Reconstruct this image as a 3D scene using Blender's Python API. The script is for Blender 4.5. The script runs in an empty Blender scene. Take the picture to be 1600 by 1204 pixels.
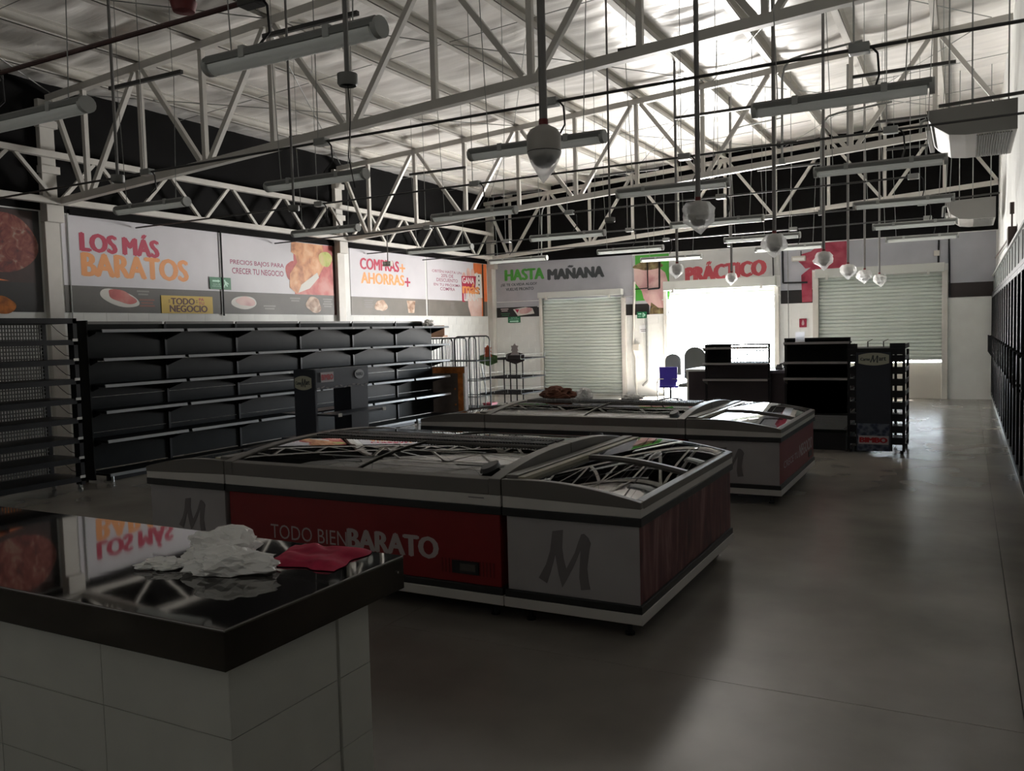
import bpy, bmesh, math, random
import numpy as np
from mathutils import Vector, Matrix, noise
random.seed(7)
S = bpy.context.scene
COL = S.collection

# ------------------------------------------------------------------ camera, world, exposure
F, H = 1330.0, 1.75                      # focal length in pixels of the 1600x1204 frame, eye height
_y = np.array([710, -101, F]); _y = _y / np.linalg.norm(_y)
_D = F * F / 82.5
_z = np.array([.026 * _D, _D, F]); _z = _z - _y * _z.dot(_y); _z = -_z / np.linalg.norm(_z)
_x = np.cross(_y, _z)
R3 = np.array([_x, _y, _z])              # camera axes -> room axes (X along the shop front, Y into depth, Z up)
cam = bpy.data.objects.new('camera', bpy.data.cameras.new('camera')); COL.objects.link(cam)
cam.data.sensor_width = 36; cam.data.lens = F / 1600 * 36; cam.data.clip_start = .05; cam.data.clip_end = 200
_r, _u, _f = R3 @ [1, 0, 0], R3 @ [0, -1, 0], R3 @ [0, 0, -1]
cam.matrix_world = Matrix(((_r[0], _u[0], _f[0], 0), (_r[1], _u[1], _f[1], 0), (_r[2], _u[2], _f[2], H), (0, 0, 0, 1)))
S.camera = cam

W = bpy.data.worlds.new('daylight'); S.world = W; W.use_nodes = True
nt = W.node_tree; nt.nodes.clear()
out = nt.nodes.new('ShaderNodeOutputWorld'); bg = nt.nodes.new('ShaderNodeBackground')
tc = nt.nodes.new('ShaderNodeTexCoord'); sp = nt.nodes.new('ShaderNodeSeparateXYZ'); rp = nt.nodes.new('ShaderNodeValToRGB')
mr = nt.nodes.new('ShaderNodeMapRange'); mr.inputs[1].default_value = -1; mr.inputs[2].default_value = 1
rp.color_ramp.elements[0].position = .47; rp.color_ramp.elements[0].color = (1.0, .965, .92, 1)     # sunlit pavement
rp.color_ramp.elements[1].position = .53; rp.color_ramp.elements[1].color = (.30, .345, .39, 1)    # hazy bright sky
nt.links.new(tc.outputs['Generated'], sp.inputs[0]); nt.links.new(sp.outputs['Z'], mr.inputs[0])
nt.links.new(mr.outputs[0], rp.inputs[0]); nt.links.new(rp.outputs[0], bg.inputs[0]); nt.links.new(bg.outputs[0], out.inputs[0])
bg.inputs[1].default_value = 76.0
sun = bpy.data.objects.new('sun', bpy.data.lights.new('sun', 'SUN')); COL.objects.link(sun)
sun.data.energy = 310; sun.data.color = (1, .975, .94); sun.data.angle = math.radians(.6)
sun.rotation_euler = Vector((-.50, -.62, -1.0)).to_track_quat('-Z', 'Y').to_euler()

S.view_settings.view_transform = 'Standard'; S.view_settings.look = 'None'
S.view_settings.exposure = 0.0; S.view_settings.gamma = 1.0; S.view_settings.use_curve_mapping = False
S.cycles.max_bounces = 12; S.cycles.diffuse_bounces = 9; S.cycles.glossy_bounces = 4; S.cycles.transparent_max_bounces = 16
S.cycles.transmission_bounces = 4; S.cycles.sample_clamp_indirect = 20; S.cycles.use_denoising = True
S.cycles.caustics_reflective = True; S.cycles.blur_glossy = .6

# ------------------------------------------------------------------ pixel helpers (used only to read real positions off the photograph)
def ray(px, py): return R3 @ np.array([px - 800, py - 602, F])
def _at(px, py, k, v):
    d = ray(px, py); o = np.array([0, 0, H]); t = (v - o[k]) / d[k]; return o + t * d
def atx(px, py, X): return _at(px, py, 0, X)
def aty(px, py, Y): return _at(px, py, 1, Y)
def atz(px, py, Z): return _at(px, py, 2, Z)
XL, XR, YF, YB = -12.12, .60, 21.52, -3.0     # inner faces of the walls
RS = .062                                     # slope of the roof
def ztop(x): return 5.40 + RS * (x + 12.1)    # centre of a truss top chord
def zbot(x): return 3.86 + .066 * (x + 12.1)    # centre of a truss bottom chord

# ------------------------------------------------------------------ materials
MATS = {}
def mat(name, col, rough=.6, metal=0, var=0, scale=3, bump=0, bscale=60, spec=.5, alpha=None, stretch=None, col2=None, detail=4):
    if name in MATS: return MATS[name]
    m = bpy.data.materials.new(name); m.use_nodes = True; MATS[name] = m
    t = m.node_tree; b = t.nodes['Principled BSDF']; L = t.links.new
    b.inputs['Base Color'].default_value = (*col, 1); b.inputs['Roughness'].default_value = rough
    b.inputs['Metallic'].default_value = metal; b.inputs['Specular IOR Level'].default_value = spec
    if var or bump:
        tc = t.nodes.new('ShaderNodeTexCoord'); mp = t.nodes.new('ShaderNodeMapping'); L(tc.outputs['Object'], mp.inputs[0])
        if stretch: mp.inputs['Scale'].default_value = stretch
        if var:
            n = t.nodes.new('ShaderNodeTexNoise'); n.inputs['Scale'].default_value = scale; n.inputs['Detail'].default_value = detail
            L(mp.outputs[0], n.inputs[0])
            r = t.nodes.new('ShaderNodeValToRGB'); L(n.outputs[0], r.inputs[0])
            c2 = col2 or tuple(c * (1 - var) for c in col); c1 = col if col2 else tuple(min(1, c * (1 + var)) for c in col)
            r.color_ramp.elements[0].position = .35; r.color_ramp.elements[0].color = (*c2, 1)
            r.color_ramp.elements[1].position = .65; r.color_ramp.elements[1].color = (*c1, 1)
            L(r.outputs[0], b.inputs['Base Color'])
        if bump:
            n2 = t.nodes.new('ShaderNodeTexNoise'); n2.inputs['Scale'].default_value = bscale; n2.inputs['Detail'].default_value = 3
            L(mp.outputs[0], n2.inputs[0]); bp = t.nodes.new('ShaderNodeBump'); bp.inputs['Strength'].default_value = bump
            bp.inputs['Distance'].default_value = .01; L(n2.outputs[0], bp.inputs['Height']); L(bp.outputs[0], b.inputs['Normal'])
    return m
def glass(name, tint=(.8, .84, .82), ior=1.5, rough=.02):
    if name in MATS: return MATS[name]
    m = bpy.data.materials.new(name); m.use_nodes = True; MATS[name] = m
    t = m.node_tree; t.nodes.clear(); L = t.links.new
    o = t.nodes.new('ShaderNodeOutputMaterial'); mx = t.nodes.new('ShaderNodeMixShader'); tr = t.nodes.new('ShaderNodeBsdfTransparent')
    gl = t.nodes.new('ShaderNodeBsdfGlossy'); fr = t.nodes.new('ShaderNodeFresnel')
    tr.inputs[0].default_value = (*tint, 1); gl.inputs['Roughness'].default_value = rough; fr.inputs[0].default_value = ior
    L(fr.outputs[0], mx.inputs[0]); L(tr.outputs[0], mx.inputs[1]); L(gl.outputs[0], mx.inputs[2]); L(mx.outputs[0], o.inputs[0])
    return m
def film(name, col, amount):
    """thin translucent plastic"""
    if name in MATS: return MATS[name]
    m = bpy.data.materials.new(name); m.use_nodes = True; MATS[name] = m
    t = m.node_tree; t.nodes.clear(); L = t.links.new
    o = t.nodes.new('ShaderNodeOutputMaterial'); mx = t.nodes.new('ShaderNodeMixShader'); tr = t.nodes.new('ShaderNodeBsdfTransparent')
    tl = t.nodes.new('ShaderNodeBsdfTranslucent'); gl = t.nodes.new('ShaderNodeBsdfGlossy'); m2 = t.nodes.new('ShaderNodeMixShader')
    df = t.nodes.new('ShaderNodeBsdfDiffuse'); m3 = t.nodes.new('ShaderNodeMixShader')
    for n in (tl, df): n.inputs[0].default_value = (*col, 1)
    gl.inputs['Roughness'].default_value = .15; mx.inputs[0].default_value = amount; m2.inputs[0].default_value = .12; m3.inputs[0].default_value = .35
    L(tl.outputs[0], m3.inputs[1]); L(df.outputs[0], m3.inputs[2]); L(m3.outputs[0], m2.inputs[1]); L(gl.outputs[0], m2.inputs[2])
    L(tr.outputs[0], mx.inputs[1]); L(m2.outputs[0], mx.inputs[2]); L(mx.outputs[0], o.inputs[0])
    return m

white_steel = mat('white_steel', (.62, .60, .56), .45, var=.05)
wall_white = mat('wall_white', (.78, .79, .77), .55, var=.04, scale=2, bump=.15, bscale=40)
wall_black = mat('wall_black', (.0045, .0042, .0044), .8, var=.3, scale=1.5, spec=.12)
foil = mat('insulation_foil', (.84, .82, .79), .34, metal=.08, var=.07, scale=1.3, bump=.5, bscale=3, stretch=(.6, 5, 1), spec=.6)
floor_m = mat('polished_concrete', (.215, .195, .172), .20, var=.22, scale=.8, bump=.02, bscale=1.5, spec=.45, detail=9)
_t = floor_m.node_tree; _n = _t.nodes.new('ShaderNodeTexNoise'); _n.inputs['Scale'].default_value = 1.6; _n.inputs['Detail'].default_value = 8; _n.inputs['Distortion'].default_value = .8
_m = _t.nodes.new('ShaderNodeMapRange'); _m.inputs[1].default_value = .35; _m.inputs[2].default_value = .7; _m.inputs[3].default_value = .20; _m.inputs[4].default_value = .26
_g = _t.nodes.new('ShaderNodeNewGeometry'); _t.links.new(_g.outputs['Position'], _n.inputs[0]); _t.links.new(_n.outputs[0], _m.inputs[0]); _t.links.new(_m.outputs[0], _t.nodes['Principled BSDF'].inputs['Roughness'])
joint_m = mat('joint_filler', (.07, .065, .06), .8)
black_metal = mat('black_metal', (.013, .013, .0145), .45, var=.15, spec=.25)
black_panel = mat('black_panel', (.0085, .0095, .009), .5, var=.12, scale=4, spec=.09)
price_rail = mat('price_rail', (.22, .23, .24), .35)
grey_frame = mat('freezer_grey', (.125, .115, .105), .4)
freezer_white = mat('freezer_white', (.52, .50, .48), .4, var=.04)
freezer_print_white = mat('freezer_print_white', (.34, .322, .328), .5, var=.06, scale=2.5)
freezer_red = mat('freezer_red', (.20, .008, .010), .45, var=.05)
freezer_black = mat('freezer_black', (.012, .012, .013), .45)
print_grey = mat('print_grey', (.16, .145, .15), .5)
letter_pale = mat('letter_pale', (.42, .36, .36), .5)
liner = mat('freezer_liner', (.22, .22, .22), .5, var=.1)
lid_glass = glass('lid_glass', (.72, .74, .73))
pane_glass = glass('pane_glass', (.62, .70, .66))
steel = mat('stainless_steel', (.19, .183, .176), .035, metal=1, var=.05, scale=2, bump=.03, bscale=2.2)
steel_edge = mat('steel_edge', (.075, .068, .058), .16, metal=1, var=.2, scale=3)
tile_m = mat('counter_tile', (.52, .52, .48), .35, var=.03, scale=5)
grout_m = mat('grout', (.46, .46, .43), .8)
poster_white = mat('poster_white', (.60, .59, .63), .5, var=.05, scale=1.2)
poster_grey = mat('poster_grey', (.40, .41, .45), .5, var=.08, scale=1.2)
poster_band = mat('poster_band', (.085, .08, .072), .5, var=.12, scale=2)
poster_black = mat('poster_black', (.012, .010, .010), .5)
poster_brown = mat('poster_brown', (.055, .018, .012), .5, var=.5, scale=3)
orange_print = mat('orange_print', (.72, .18, .05), .5, var=.1)
crimson = mat('crimson_print', (.45, .022, .070), .5)
light_orange = mat('light_orange_print', (.80, .33, .11), .5)
plum = mat('plum_print', (.30, .05, .12), .5)
green_print = mat('green_print', (.07, .36, .045), .5)
dark_print = mat('dark_print', (.05, .058, .062), .5)
white_print = mat('white_print', (.75, .75, .73), .5)
exit_green = mat('exit_green', (.008, .16, .065), .4)
exit_mint = mat('exit_mint', (.45, .75, .6), .4)
yellow_print = mat('yellow_print', (.62, .42, .06), .5)
brown_print = mat('brown_print', (.10, .028, .014), .5)
shutter_m = mat('shutter_slat', (.60, .65, .61), .45, var=.03)
shutter_box = mat('shutter_box', (.55, .57, .54), .45)
galv = mat('galvanised', (.33, .34, .33), .4, metal=.5, var=.1, scale=8)
conduit_m = mat('conduit', (.19, .185, .18), .4, metal=.3)
conduit_dark = mat('conduit_dark', (.06, .06, .06), .4, metal=.3)
dark_strut = mat('dark_strut', (.06, .06, .058), .5, metal=.3)
light_body = mat('light_body', (.42, .43, .42), .45)
light_top = mat('light_top', (.20, .205, .20), .5)
diffuser = film('diffuser', (.90, .92, .90), .93)
cam_body = mat('camera_body', (.42, .40, .37), .4)
cam_lens = mat('camera_lens', (.02, .02, .02), .1)
bag_film = film('bag_film', (.97, .98, .98), .55)
bag_white = mat('bag_white', (.93, .92, .90), .22, spec=.7)
red_cloth_m = mat('red_cloth', (.42, .010, .055), .8, var=.15, scale=20)
red_part = mat('red_part', (.15, .010, .012), .4)
navy = mat('navy_panel', (.016, .020, .032), .45)
check_print = None
blue_plastic = mat('blue_plastic', (.055, .035, .38), .4)
chrome = mat('chrome', (.7, .7, .7), .12, metal=1)
chair_grey = mat('chair_grey', (.16, .17, .16), .7)
card_brown = mat('card_brown', (.16, .06, .035), .8, var=.3, scale=4)
box_brown = mat('box_brown', (.10, .080, .070), .7, var=.15, scale=6)
rust_orange = mat('rust_orange', (.42, .13, .02), .7, var=.4, scale=9)
cage_steel = mat('cage_steel', (.02, .026, .03), .45)
beige = mat('beige_plastic', (.55, .53, .48), .45)
brown_plastic = mat('brown_plastic', (.07, .045, .04), .5)
desk_dark = mat('desk_dark', (.030, .020, .024), .5, var=.1)
meshback = mat('mesh_back', (.11, .107, .10), .6)
tag_white = mat('tag_white', (.55, .55, .52), .4)
rust_star = mat('rust_star', (.35, .06, .015), .6, var=.2, scale=8)
star_grey = mat('star_grey', (.33, .29, .29), .6)
sign_green = mat('sign_green', (.055, .12, .03), .6, var=.2, scale=12)
bulb_white = mat('paper_white', (.85, .86, .88), .5)

def picture(name, cols, scale, distort=1.0, rough=.5, kind='noise', stretch=None):
    """print of food: a multi-colour noise or cell pattern"""
    if name in MATS: return MATS[name]
    m = bpy.data.materials.new(name); m.use_nodes = True; MATS[name] = m
    t = m.node_tree; b = t.nodes['Principled BSDF']; L = t.links.new; b.inputs['Roughness'].default_value = rough
    tc = t.nodes.new('ShaderNodeTexCoord'); mp = t.nodes.new('ShaderNodeMapping'); L(tc.outputs['Object'], mp.inputs[0])
    if stretch: mp.inputs['Scale'].default_value = stretch
    if kind == 'cell':
        n = t.nodes.new('ShaderNodeTexVoronoi'); n.inputs['Scale'].default_value = scale; fac = n.outputs['Distance']
        L(mp.outputs[0], n.inputs['Vector'])
    else:
        n = t.nodes.new('ShaderNodeTexNoise'); n.inputs['Scale'].default_value = scale; n.inputs['Distortion'].default_value = distort
        n.inputs['Detail'].default_value = 6; fac = n.outputs[0]; L(mp.outputs[0], n.inputs['Vector'])
    r = t.nodes.new('ShaderNodeValToRGB'); L(fac, r.inputs[0]); L(r.outputs[0], b.inputs['Base Color'])
    e = r.color_ramp.elements
    lo, hi = (.32, .68) if kind != 'cell' else (.05, .7)
    for i, c in enumerate(cols):
        p = lo + (hi - lo) * i / (len(cols) - 1)
        el = e[i] if i < 2 else e.new(p)
        el.position = p; el.color = (*c, 1)
    return m
pizza_m = picture('pizza_print', [(.07, .010, .008), (.17, .022, .016), (.24, .07, .045), (.34, .22, .17)], 6.0, 1.2)
chicken_m = picture('breaded_print', [(.35, .12, .05), (.62, .29, .13), (.72, .42, .24)], 4.5, .4)
tomato_m = picture('tomato_print', [(.28, .03, .03), (.50, .10, .09), (.58, .25, .22)], 2.5, .3)
herb_m = picture('lettuce_print', [(.20, .24, .03), (.45, .48, .12), (.55, .45, .2)], 4, .5)
meat_m = picture('meat_print', [(.02, .006, .007), (.085, .018, .020), (.14, .045, .045), (.22, .11, .11)], 1.6, 2.4, stretch=(1, 2.4, .7))
ham_m = picture('poultry_print', [(.45, .22, .22), (.62, .40, .39), (.70, .52, .48)], 1.6, .8)
berry_m = picture('red_meat_print', [(.16, .01, .025), (.33, .03, .065), (.42, .10, .13)], 1.7, 1.2)
hand_m = picture('hand_print', [(.55, .32, .28), (.70, .47, .42), (.78, .60, .56)], 1.6, .5)
plate_m = mat('plate_print', (.62, .60, .56), .5)
seed_m = picture('platter_print', [(.22, .10, .05), (.50, .34, .24), (.68, .56, .46)], 7, .5)
herb_brown = picture('herb_brown_print', [(.05, .04, .015), (.16, .11, .05), (.25, .22, .10)], 7, .8)
check_m = picture('gingham_print', [(.012, .017, .04), (.03, .045, .085), (.12, .14, .19)], 18, 0, kind='cell')

# ------------------------------------------------------------------ mesh collector
class M:
    def __init__(s): s.v = []; s.f = []
    def add(s, vs, fs):
        o = len(s.v); s.v += [tuple(map(float, p)) for p in vs]; s.f += [tuple(i + o for i in f) for f in fs]; return s
    def box(s, x0, x1, y0, y1, z0, z1):
        return s.add([(x0, y0, z0), (x1, y0, z0), (x1, y1, z0), (x0, y1, z0), (x0, y0, z1), (x1, y0, z1), (x1, y1, z1), (x0, y1, z1)],
                     [(0, 3, 2, 1), (4, 5, 6, 7), (0, 1, 5, 4), (1, 2, 6, 5), (2, 3, 7, 6), (3, 0, 4, 7)])
    def tube(s, p, q, r, n=8, r2=None, cap=True):
        p = Vector(p); q = Vector(q); d = (q - p).normalized(); r2 = r if r2 is None else r2
        a = d.cross(Vector((0, 0, 1)) if abs(d.z) < .9 else Vector((1, 0, 0))).normalized(); b = d.cross(a)
        vs = []
        for c, rr in ((p, r), (q, r2)):
            for i in range(n):
                t = 2 * math.pi * i / n; vs.append(c + a * math.cos(t) * rr + b * math.sin(t) * rr)
        fs = [(i, (i + 1) % n, n + (i + 1) % n, n + i) for i in range(n)]
        if cap: fs += [tuple(range(n))[::-1], tuple(range(n, 2 * n))]
        return s.add(vs, fs)
    def path(s, pts, r, n=6):
        for a, b in zip(pts[:-1], pts[1:]): s.tube(a, b, r, n)
        return s
    def bar(s, p, q, w, h):
        """square bar from p to q; w across, h in the other direction"""
        p = Vector(p); q = Vector(q); d = (q - p).normalized()
        up = Vector((0, 0, 1)) if abs(d.z) < .95 else Vector((1, 0, 0))
        a = d.cross(up).normalized() * w / 2; b = a.cross(d).normalized() * h / 2
        vs = [c + x * a + y * b for c in (p, q) for x, y in ((-1, -1), (1, -1), (1, 1), (-1, 1))]
        return s.add(vs, [(0, 3, 2, 1), (4, 5, 6, 7), (0, 1, 5, 4), (1, 2, 6, 5), (2, 3, 7, 6), (3, 0, 4, 7)])
    def prism(s, pts, f0, f1):
        """pts 2-D, f0 / f1 map a 2-D point to 3-D"""
        n = len(pts); vs = [f0(*p) for p in pts] + [f1(*p) for p in pts]
        return s.add(vs, [tuple(range(n))[::-1], tuple(range(n, 2 * n))] + [(i, (i + 1) % n, n + (i + 1) % n, n + i) for i in range(n)])
    def lathe(s, prof, c=(0, 0, 0), n=20):
        k = len(prof); vs = []
        for i in range(n):
            t = 2 * math.pi * i / n
            for r, z in prof: vs.append((c[0] + r * math.cos(t), c[1] + r * math.sin(t), c[2] + z))
        return s.add(vs, [(i * k + j, ((i + 1) % n) * k + j, ((i + 1) % n) * k + j + 1, i * k + j + 1) for i in range(n) for j in range(k - 1)])
    def grid(s, nu, nv, fn):
        vs = [fn(i / nu, j / nv) for i in range(nu + 1) for j in range(nv + 1)]
        return s.add(vs, [(i * (nv + 1) + j, (i + 1) * (nv + 1) + j, (i + 1) * (nv + 1) + j + 1, i * (nv + 1) + j + 1) for i in range(nu) for j in range(nv)])
    def mesh(s, name, m, smooth=None):
        me = bpy.data.meshes.new(name); me.from_pydata(s.v, [], s.f)
        b = bmesh.new(); b.from_mesh(me); bmesh.ops.recalc_face_normals(b, faces=b.faces); b.to_mesh(me); b.free()
        if m: me.materials.append(m)
        if smooth:
            me.polygons.foreach_set('use_smooth', [True] * len(me.polygons)); me.set_sharp_from_angle(angle=math.radians(smooth))
        return me
    def build(s, name, m, parent=None, smooth=None, kind=None, bevel=0, label=None, world=False):
        if world and parent is not None:
            o = parent.location; s.v = [(x - o[0], y - o[1], z - o[2]) for x, y, z in s.v]
        ob = bpy.data.objects.new(name, s.mesh(name, m, smooth)); COL.objects.link(ob)
        if parent is not None: ob.parent = parent
        if kind: ob['kind'] = kind
        if label: ob['label'] = label
        if bevel:
            md = ob.modifiers.new('edge', 'BEVEL'); md.width = bevel; md.segments = 2; md.limit_method = 'ANGLE'
        return ob
def thing(name, label, cat, loc=(0, 0, 0), rz=0, group=None):
    o = bpy.data.objects.new(name, None); COL.objects.link(o); o.empty_display_size = .1
    o.location = loc; o.rotation_euler = (0, 0, rz); o['label'] = label; o['category'] = cat
    if group: o['group'] = group
    return o
def tag(o, label, cat, group=None):
    o['label'] = label; o['category'] = cat
    if group: o['group'] = group
    return o
def struct(name, parent=None, loc=(0, 0, 0)):
    o = bpy.data.objects.new(name, None); COL.objects.link(o); o['kind'] = 'structure'; o.location = loc
    if parent: o.parent = parent
    return o
def again(src, name, parent, loc=None):
    o = bpy.data.objects.new(name, src.data); COL.objects.link(o); o.parent = parent
    if loc is not None: o.location = loc
    return o
def copy_tree(o, parent=None):
    c = o.copy(); COL.objects.link(c)
    if parent: c.parent = parent
    for ch in list(o.children): copy_tree(ch, c)
    return c

# flat frames on walls and faces: (u, v, d) -> room point, d = distance out of the surface
def fL(X): return lambda u, v, d: (X + d, u, v)       # faces +X, u runs along +Y
def fF(Y): return lambda u, v, d: (u, Y - d, v)       # faces -Y, u runs along +X
def fR(X): return lambda u, v, d: (X - d, -u, v)      # faces -X
def panel(name, fr, u0, u1, v0, v1, d0, d1, m, parent, **k):
    return M().prism([(u0, v0), (u1, v0), (u1, v1), (u0, v1)], lambda u, v: fr(u, v, d0), lambda u, v: fr(u, v, d1)).build(name, m, parent, world=True, **k)
def poly(name, fr, pts, d0, d1, m, parent, **k):
    return M().prism(pts, lambda u, v: fr(u, v, d0), lambda u, v: fr(u, v, d1)).build(name, m, parent, world=True, **k)
def blob(cx, cy, rx, ry, n=28, rot=0, wob=.06, seed=0, a0=0, a1=2 * math.pi):
    rnd = random.Random(seed); ph = [rnd.uniform(0, 6.3) for _ in range(3)]; p = []
    for i in range(n):
        t = a0 + (a1 - a0) * i / n; k = 1 + wob * (math.sin(2 * t + ph[0]) + .7 * math.sin(3 * t + ph[1]) + .5 * math.sin(5 * t + ph[2]))
        x, y = rx * k * math.cos(t), ry * k * math.sin(t)
        p.append((cx + x * math.cos(rot) - y * math.sin(rot), cy + x * math.sin(rot) + y * math.cos(rot)))
    return p
def text(body, fr, box, d, m, parent, bold=0, name='lettering', shear=0, skew=0, space=1.0):
    """letters as a mesh fitted into box (u0, u1, v0, v1) on frame fr"""
    wide = 0
    if bold > .015: wide = bold * 2.3; bold = 0
    cu = bpy.data.curves.new('t', 'FONT'); cu.body = body; cu.size = 1; cu.offset = bold; cu.shear = shear; cu.resolution_u = 3
    cu.space_character = space; cu.align_x = 'CENTER'; cu.space_line = .95
    ob = bpy.data.objects.new('t', cu); COL.objects.link(ob)
    dg = bpy.context.evaluated_depsgraph_get(); me = ob.evaluated_get(dg).to_mesh()
    vs = [v.co.copy() for v in me.vertices]; fs = [tuple(p.vertices) for p in me.polygons]
    ob.evaluated_get(dg).to_mesh_clear(); bpy.data.objects.remove(ob); bpy.data.curves.remove(cu)
    x0 = min(v.x for v in vs); x1 = max(v.x for v in vs); y0 = min(v.y for v in vs); y1 = max(v.y for v in vs)
    u0, u1, v0, v1 = box; mm = M(); pts = []
    for v in vs:
        a = (v.x - x0) / (x1 - x0); b = (v.y - y0) / (y1 - y0)
        pts.append((u0 + (u1 - u0) * a, v0 + (v1 - v0) * b + skew * (a - .5)))
    w = wide * (v1 - v0) / max(1, body.count('\n') + 1)
    for i, (du, dv) in enumerate(((0, 0), (-w, 0), (w, 0), (0, w * .4), (0, -w * .4)) if w else ((0, 0),)):
        mm.add([fr(a + du, b + dv, d + i * .00005) for a, b in pts], fs)
    return mm.build(name, m, parent, world=True)
def pbL(xl, yt, xr, yb):   # box on the left wall from picture bounds (corners at the centre lines)
    ym, xm = (yt + yb) / 2, (xl + xr) / 2
    return atx(xl, ym, XL)[1], atx(xr, ym, XL)[1], atx(xm, yb, XL)[2], atx(xm, yt, XL)[2]
def pbF(xl, yt, xr, yb, Y=YF):
    ym, xm = (yt + yb) / 2, (xl + xr) / 2
    return aty(xl, ym, Y)[0], aty(xr, ym, Y)[0], aty(xm, yb, Y)[2], aty(xm, yt, Y)[2]

# ================================================================== THE SETTING
floor = M().box(XL - .3, 1.2, YB - .3, YF + .35, -.25, -.012).build('floor', joint_m); floor['kind'] = 'structure'
xs = [XL - .3, -9.75, -6.42, -3.09, .235, 1.2]; ys = [YB - .3, -.2, 4.1, 8.4, 12.7, 17.0, YF + .35]
for a, b in zip(xs[:-1], xs[1:]):
    for c, d in zip(ys[:-1], ys[1:]): M().box(a + .002, b - .002, c + .002, d - .002, -.012, 0).build('slab', floor_m, floor)

# ceiling: deck, insulation sheets, purlins, brace rods
ceiling = M().add([(XL - .3, YB - .3, ztop(XL - .3) + .45), (1.2, YB - .3, ztop(1.2) + .45), (1.2, YF + .35, ztop(1.2) + .45), (XL - .3, YF + .35, ztop(XL - .3) + .45)], [(0, 1, 2, 3)])
ceiling.add([(x, y, z + .03) for x, y, z in ceiling.v], [(3, 2, 1, 0)])
ceiling = ceiling.build('ceiling', galv); ceiling['kind'] = 'structure'
PX = [-11.29 + 1.205 * k for k in range(10)]
edges = [XL - .05] + PX + [.9]
for i, (a, b) in enumerate(zip(edges[:-1], edges[1:])):
    sd = i * 3.7
    def fn(s, t, a=a, b=b, sd=sd):
        x = a + (b - a) * s; y = YB + (YF + .1 - YB) * t
        bulge = math.sin(math.pi * s)
        w = noise.noise(Vector((x * .5 + sd, y * 1.9, 0))) * .065 + noise.noise(Vector((x * .9, y * 5.5 + sd, 3))) * .042
        return (x, y, ztop(x) + .235 - .035 * bulge + w * bulge)
    M().grid(10, 330, fn).build('insulation_sheet', foil, ceiling, smooth=180)
for x in PX:
    z = ztop(x)
    m = M(); m.box(x - .05, x + .05, YB, YF, z + .225, z + .235); m.box(x - .05, x - .044, YB, YF, z + .065, z + .235); m.box(x - .05, x + .05, YB, YF, z + .055, z + .065)
    m.box(x + .044, x + .05, YB, YF, z + .055, z + .085); m.build('purlin', white_steel, ceiling)
TY = [8.2, 14.85, 21.25]
for y0, y1 in ((1.7, 8.2), (8.2, 14.85), (14.85, 21.25)):
    for a, b in ((-12.0, -7.75), (-7.75, -3.9), (-3.9, .3)):
        M().tube((a, y0, ztop(a) + .07), (b, y1, ztop(b) + .07), .008, 5).build('brace_rod', galv, ceiling)
        M().tube((b, y0, ztop(b) + .05), (a, y1, ztop(a) + .05), .008, 5).build('brace_rod', galv, ceiling)
for y in (3.9, 6.2, 10.5, 12.8, 17.2, 19.3):
    M().tube((XL, y, ztop(XL) + .12), (XR, y, ztop(XR) + .12), .006, 5).build('sag_rod', galv, ceiling)

# ---- walls
def wall_blocks(parent, fr, u0, u1, v0, v1, d=.0, bu=.4, bv=.2):
    """painted blocks with recessed joints, one mesh per size shared by the rows"""
    cache = {}; row = 0; v = v0; n = 0
    while v < v1 - .03:
        vt = min(v + bv, v1); u = u0 - (bu / 2 if row % 2 else 0)
        while u < u1 - .01:
            a, b = max(u, u0), min(u + bu, u1)
            if b - a > .02:
                key = (round(b - a, 3), round(vt - v, 3))
                if key not in cache:
                    o = M().prism([(0, 0), (b - a - .004, 0), (b - a - .004, vt - v - .004), (0, vt - v - .004)], lambda p, q: fr0(fr, p, q, 0), lambda p, q: fr0(fr, p, q, .012)).build('block', wall_white, parent)
                    cache[key] = o
                else: o = again(cache[key], 'block', parent)
                o.location = fr(a + .002, v + .002, d); n += 1
            u += bu
        v = vt; row += 1
def fr0(fr, p, q, d):
    o = np.array(fr(0, 0, 0)); return tuple(np.array(fr(p, q, d)) - o)
wl = M().box(XL - .2, XL - .012, YB - .2, YF + .2, 0, 3.74).build('wall_left', wall_white); wl['kind'] = 'structure'
M().box(XL - .2, XL, YB - .2, YF + .2, 3.74, 6.0).build('upper_wall', wall_black, wl)
M().box(XL - .012, XL, YB - .2, 8.0, 0, 3.74).build('wall_lining', wall_white, wl)
wall_blocks(wl, fL(XL - .012), 8.0, 15.0, 1.85, 2.3)
wall_blocks(wl, fL(XL - .012), 15.0, 21.5, .6, 2.3)
M().box(XL - .012, XL, 15.0, YF, 0, .6).build('wall_lining', wall_white, wl)
M().box(XL - .012, XL, 8.0, 15.0, 0, 1.85).build('wall_lining', wall_white, wl)
M().box(XL - .012, XL, 8.0, YF, 2.3, 3.74).build('wall_lining', wall_white, wl)
wbk = M().box(XL - .2, 1.2, YB - .2, YB, 0, 6.6).build('wall_back', wall_white); wbk['kind'] = 'structure'
wr = M().box(XR, XR + .3, YB - .2, YF + .2, 0, 6.6).build('wall_right', wall_white); wr['kind'] = 'structure'

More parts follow.
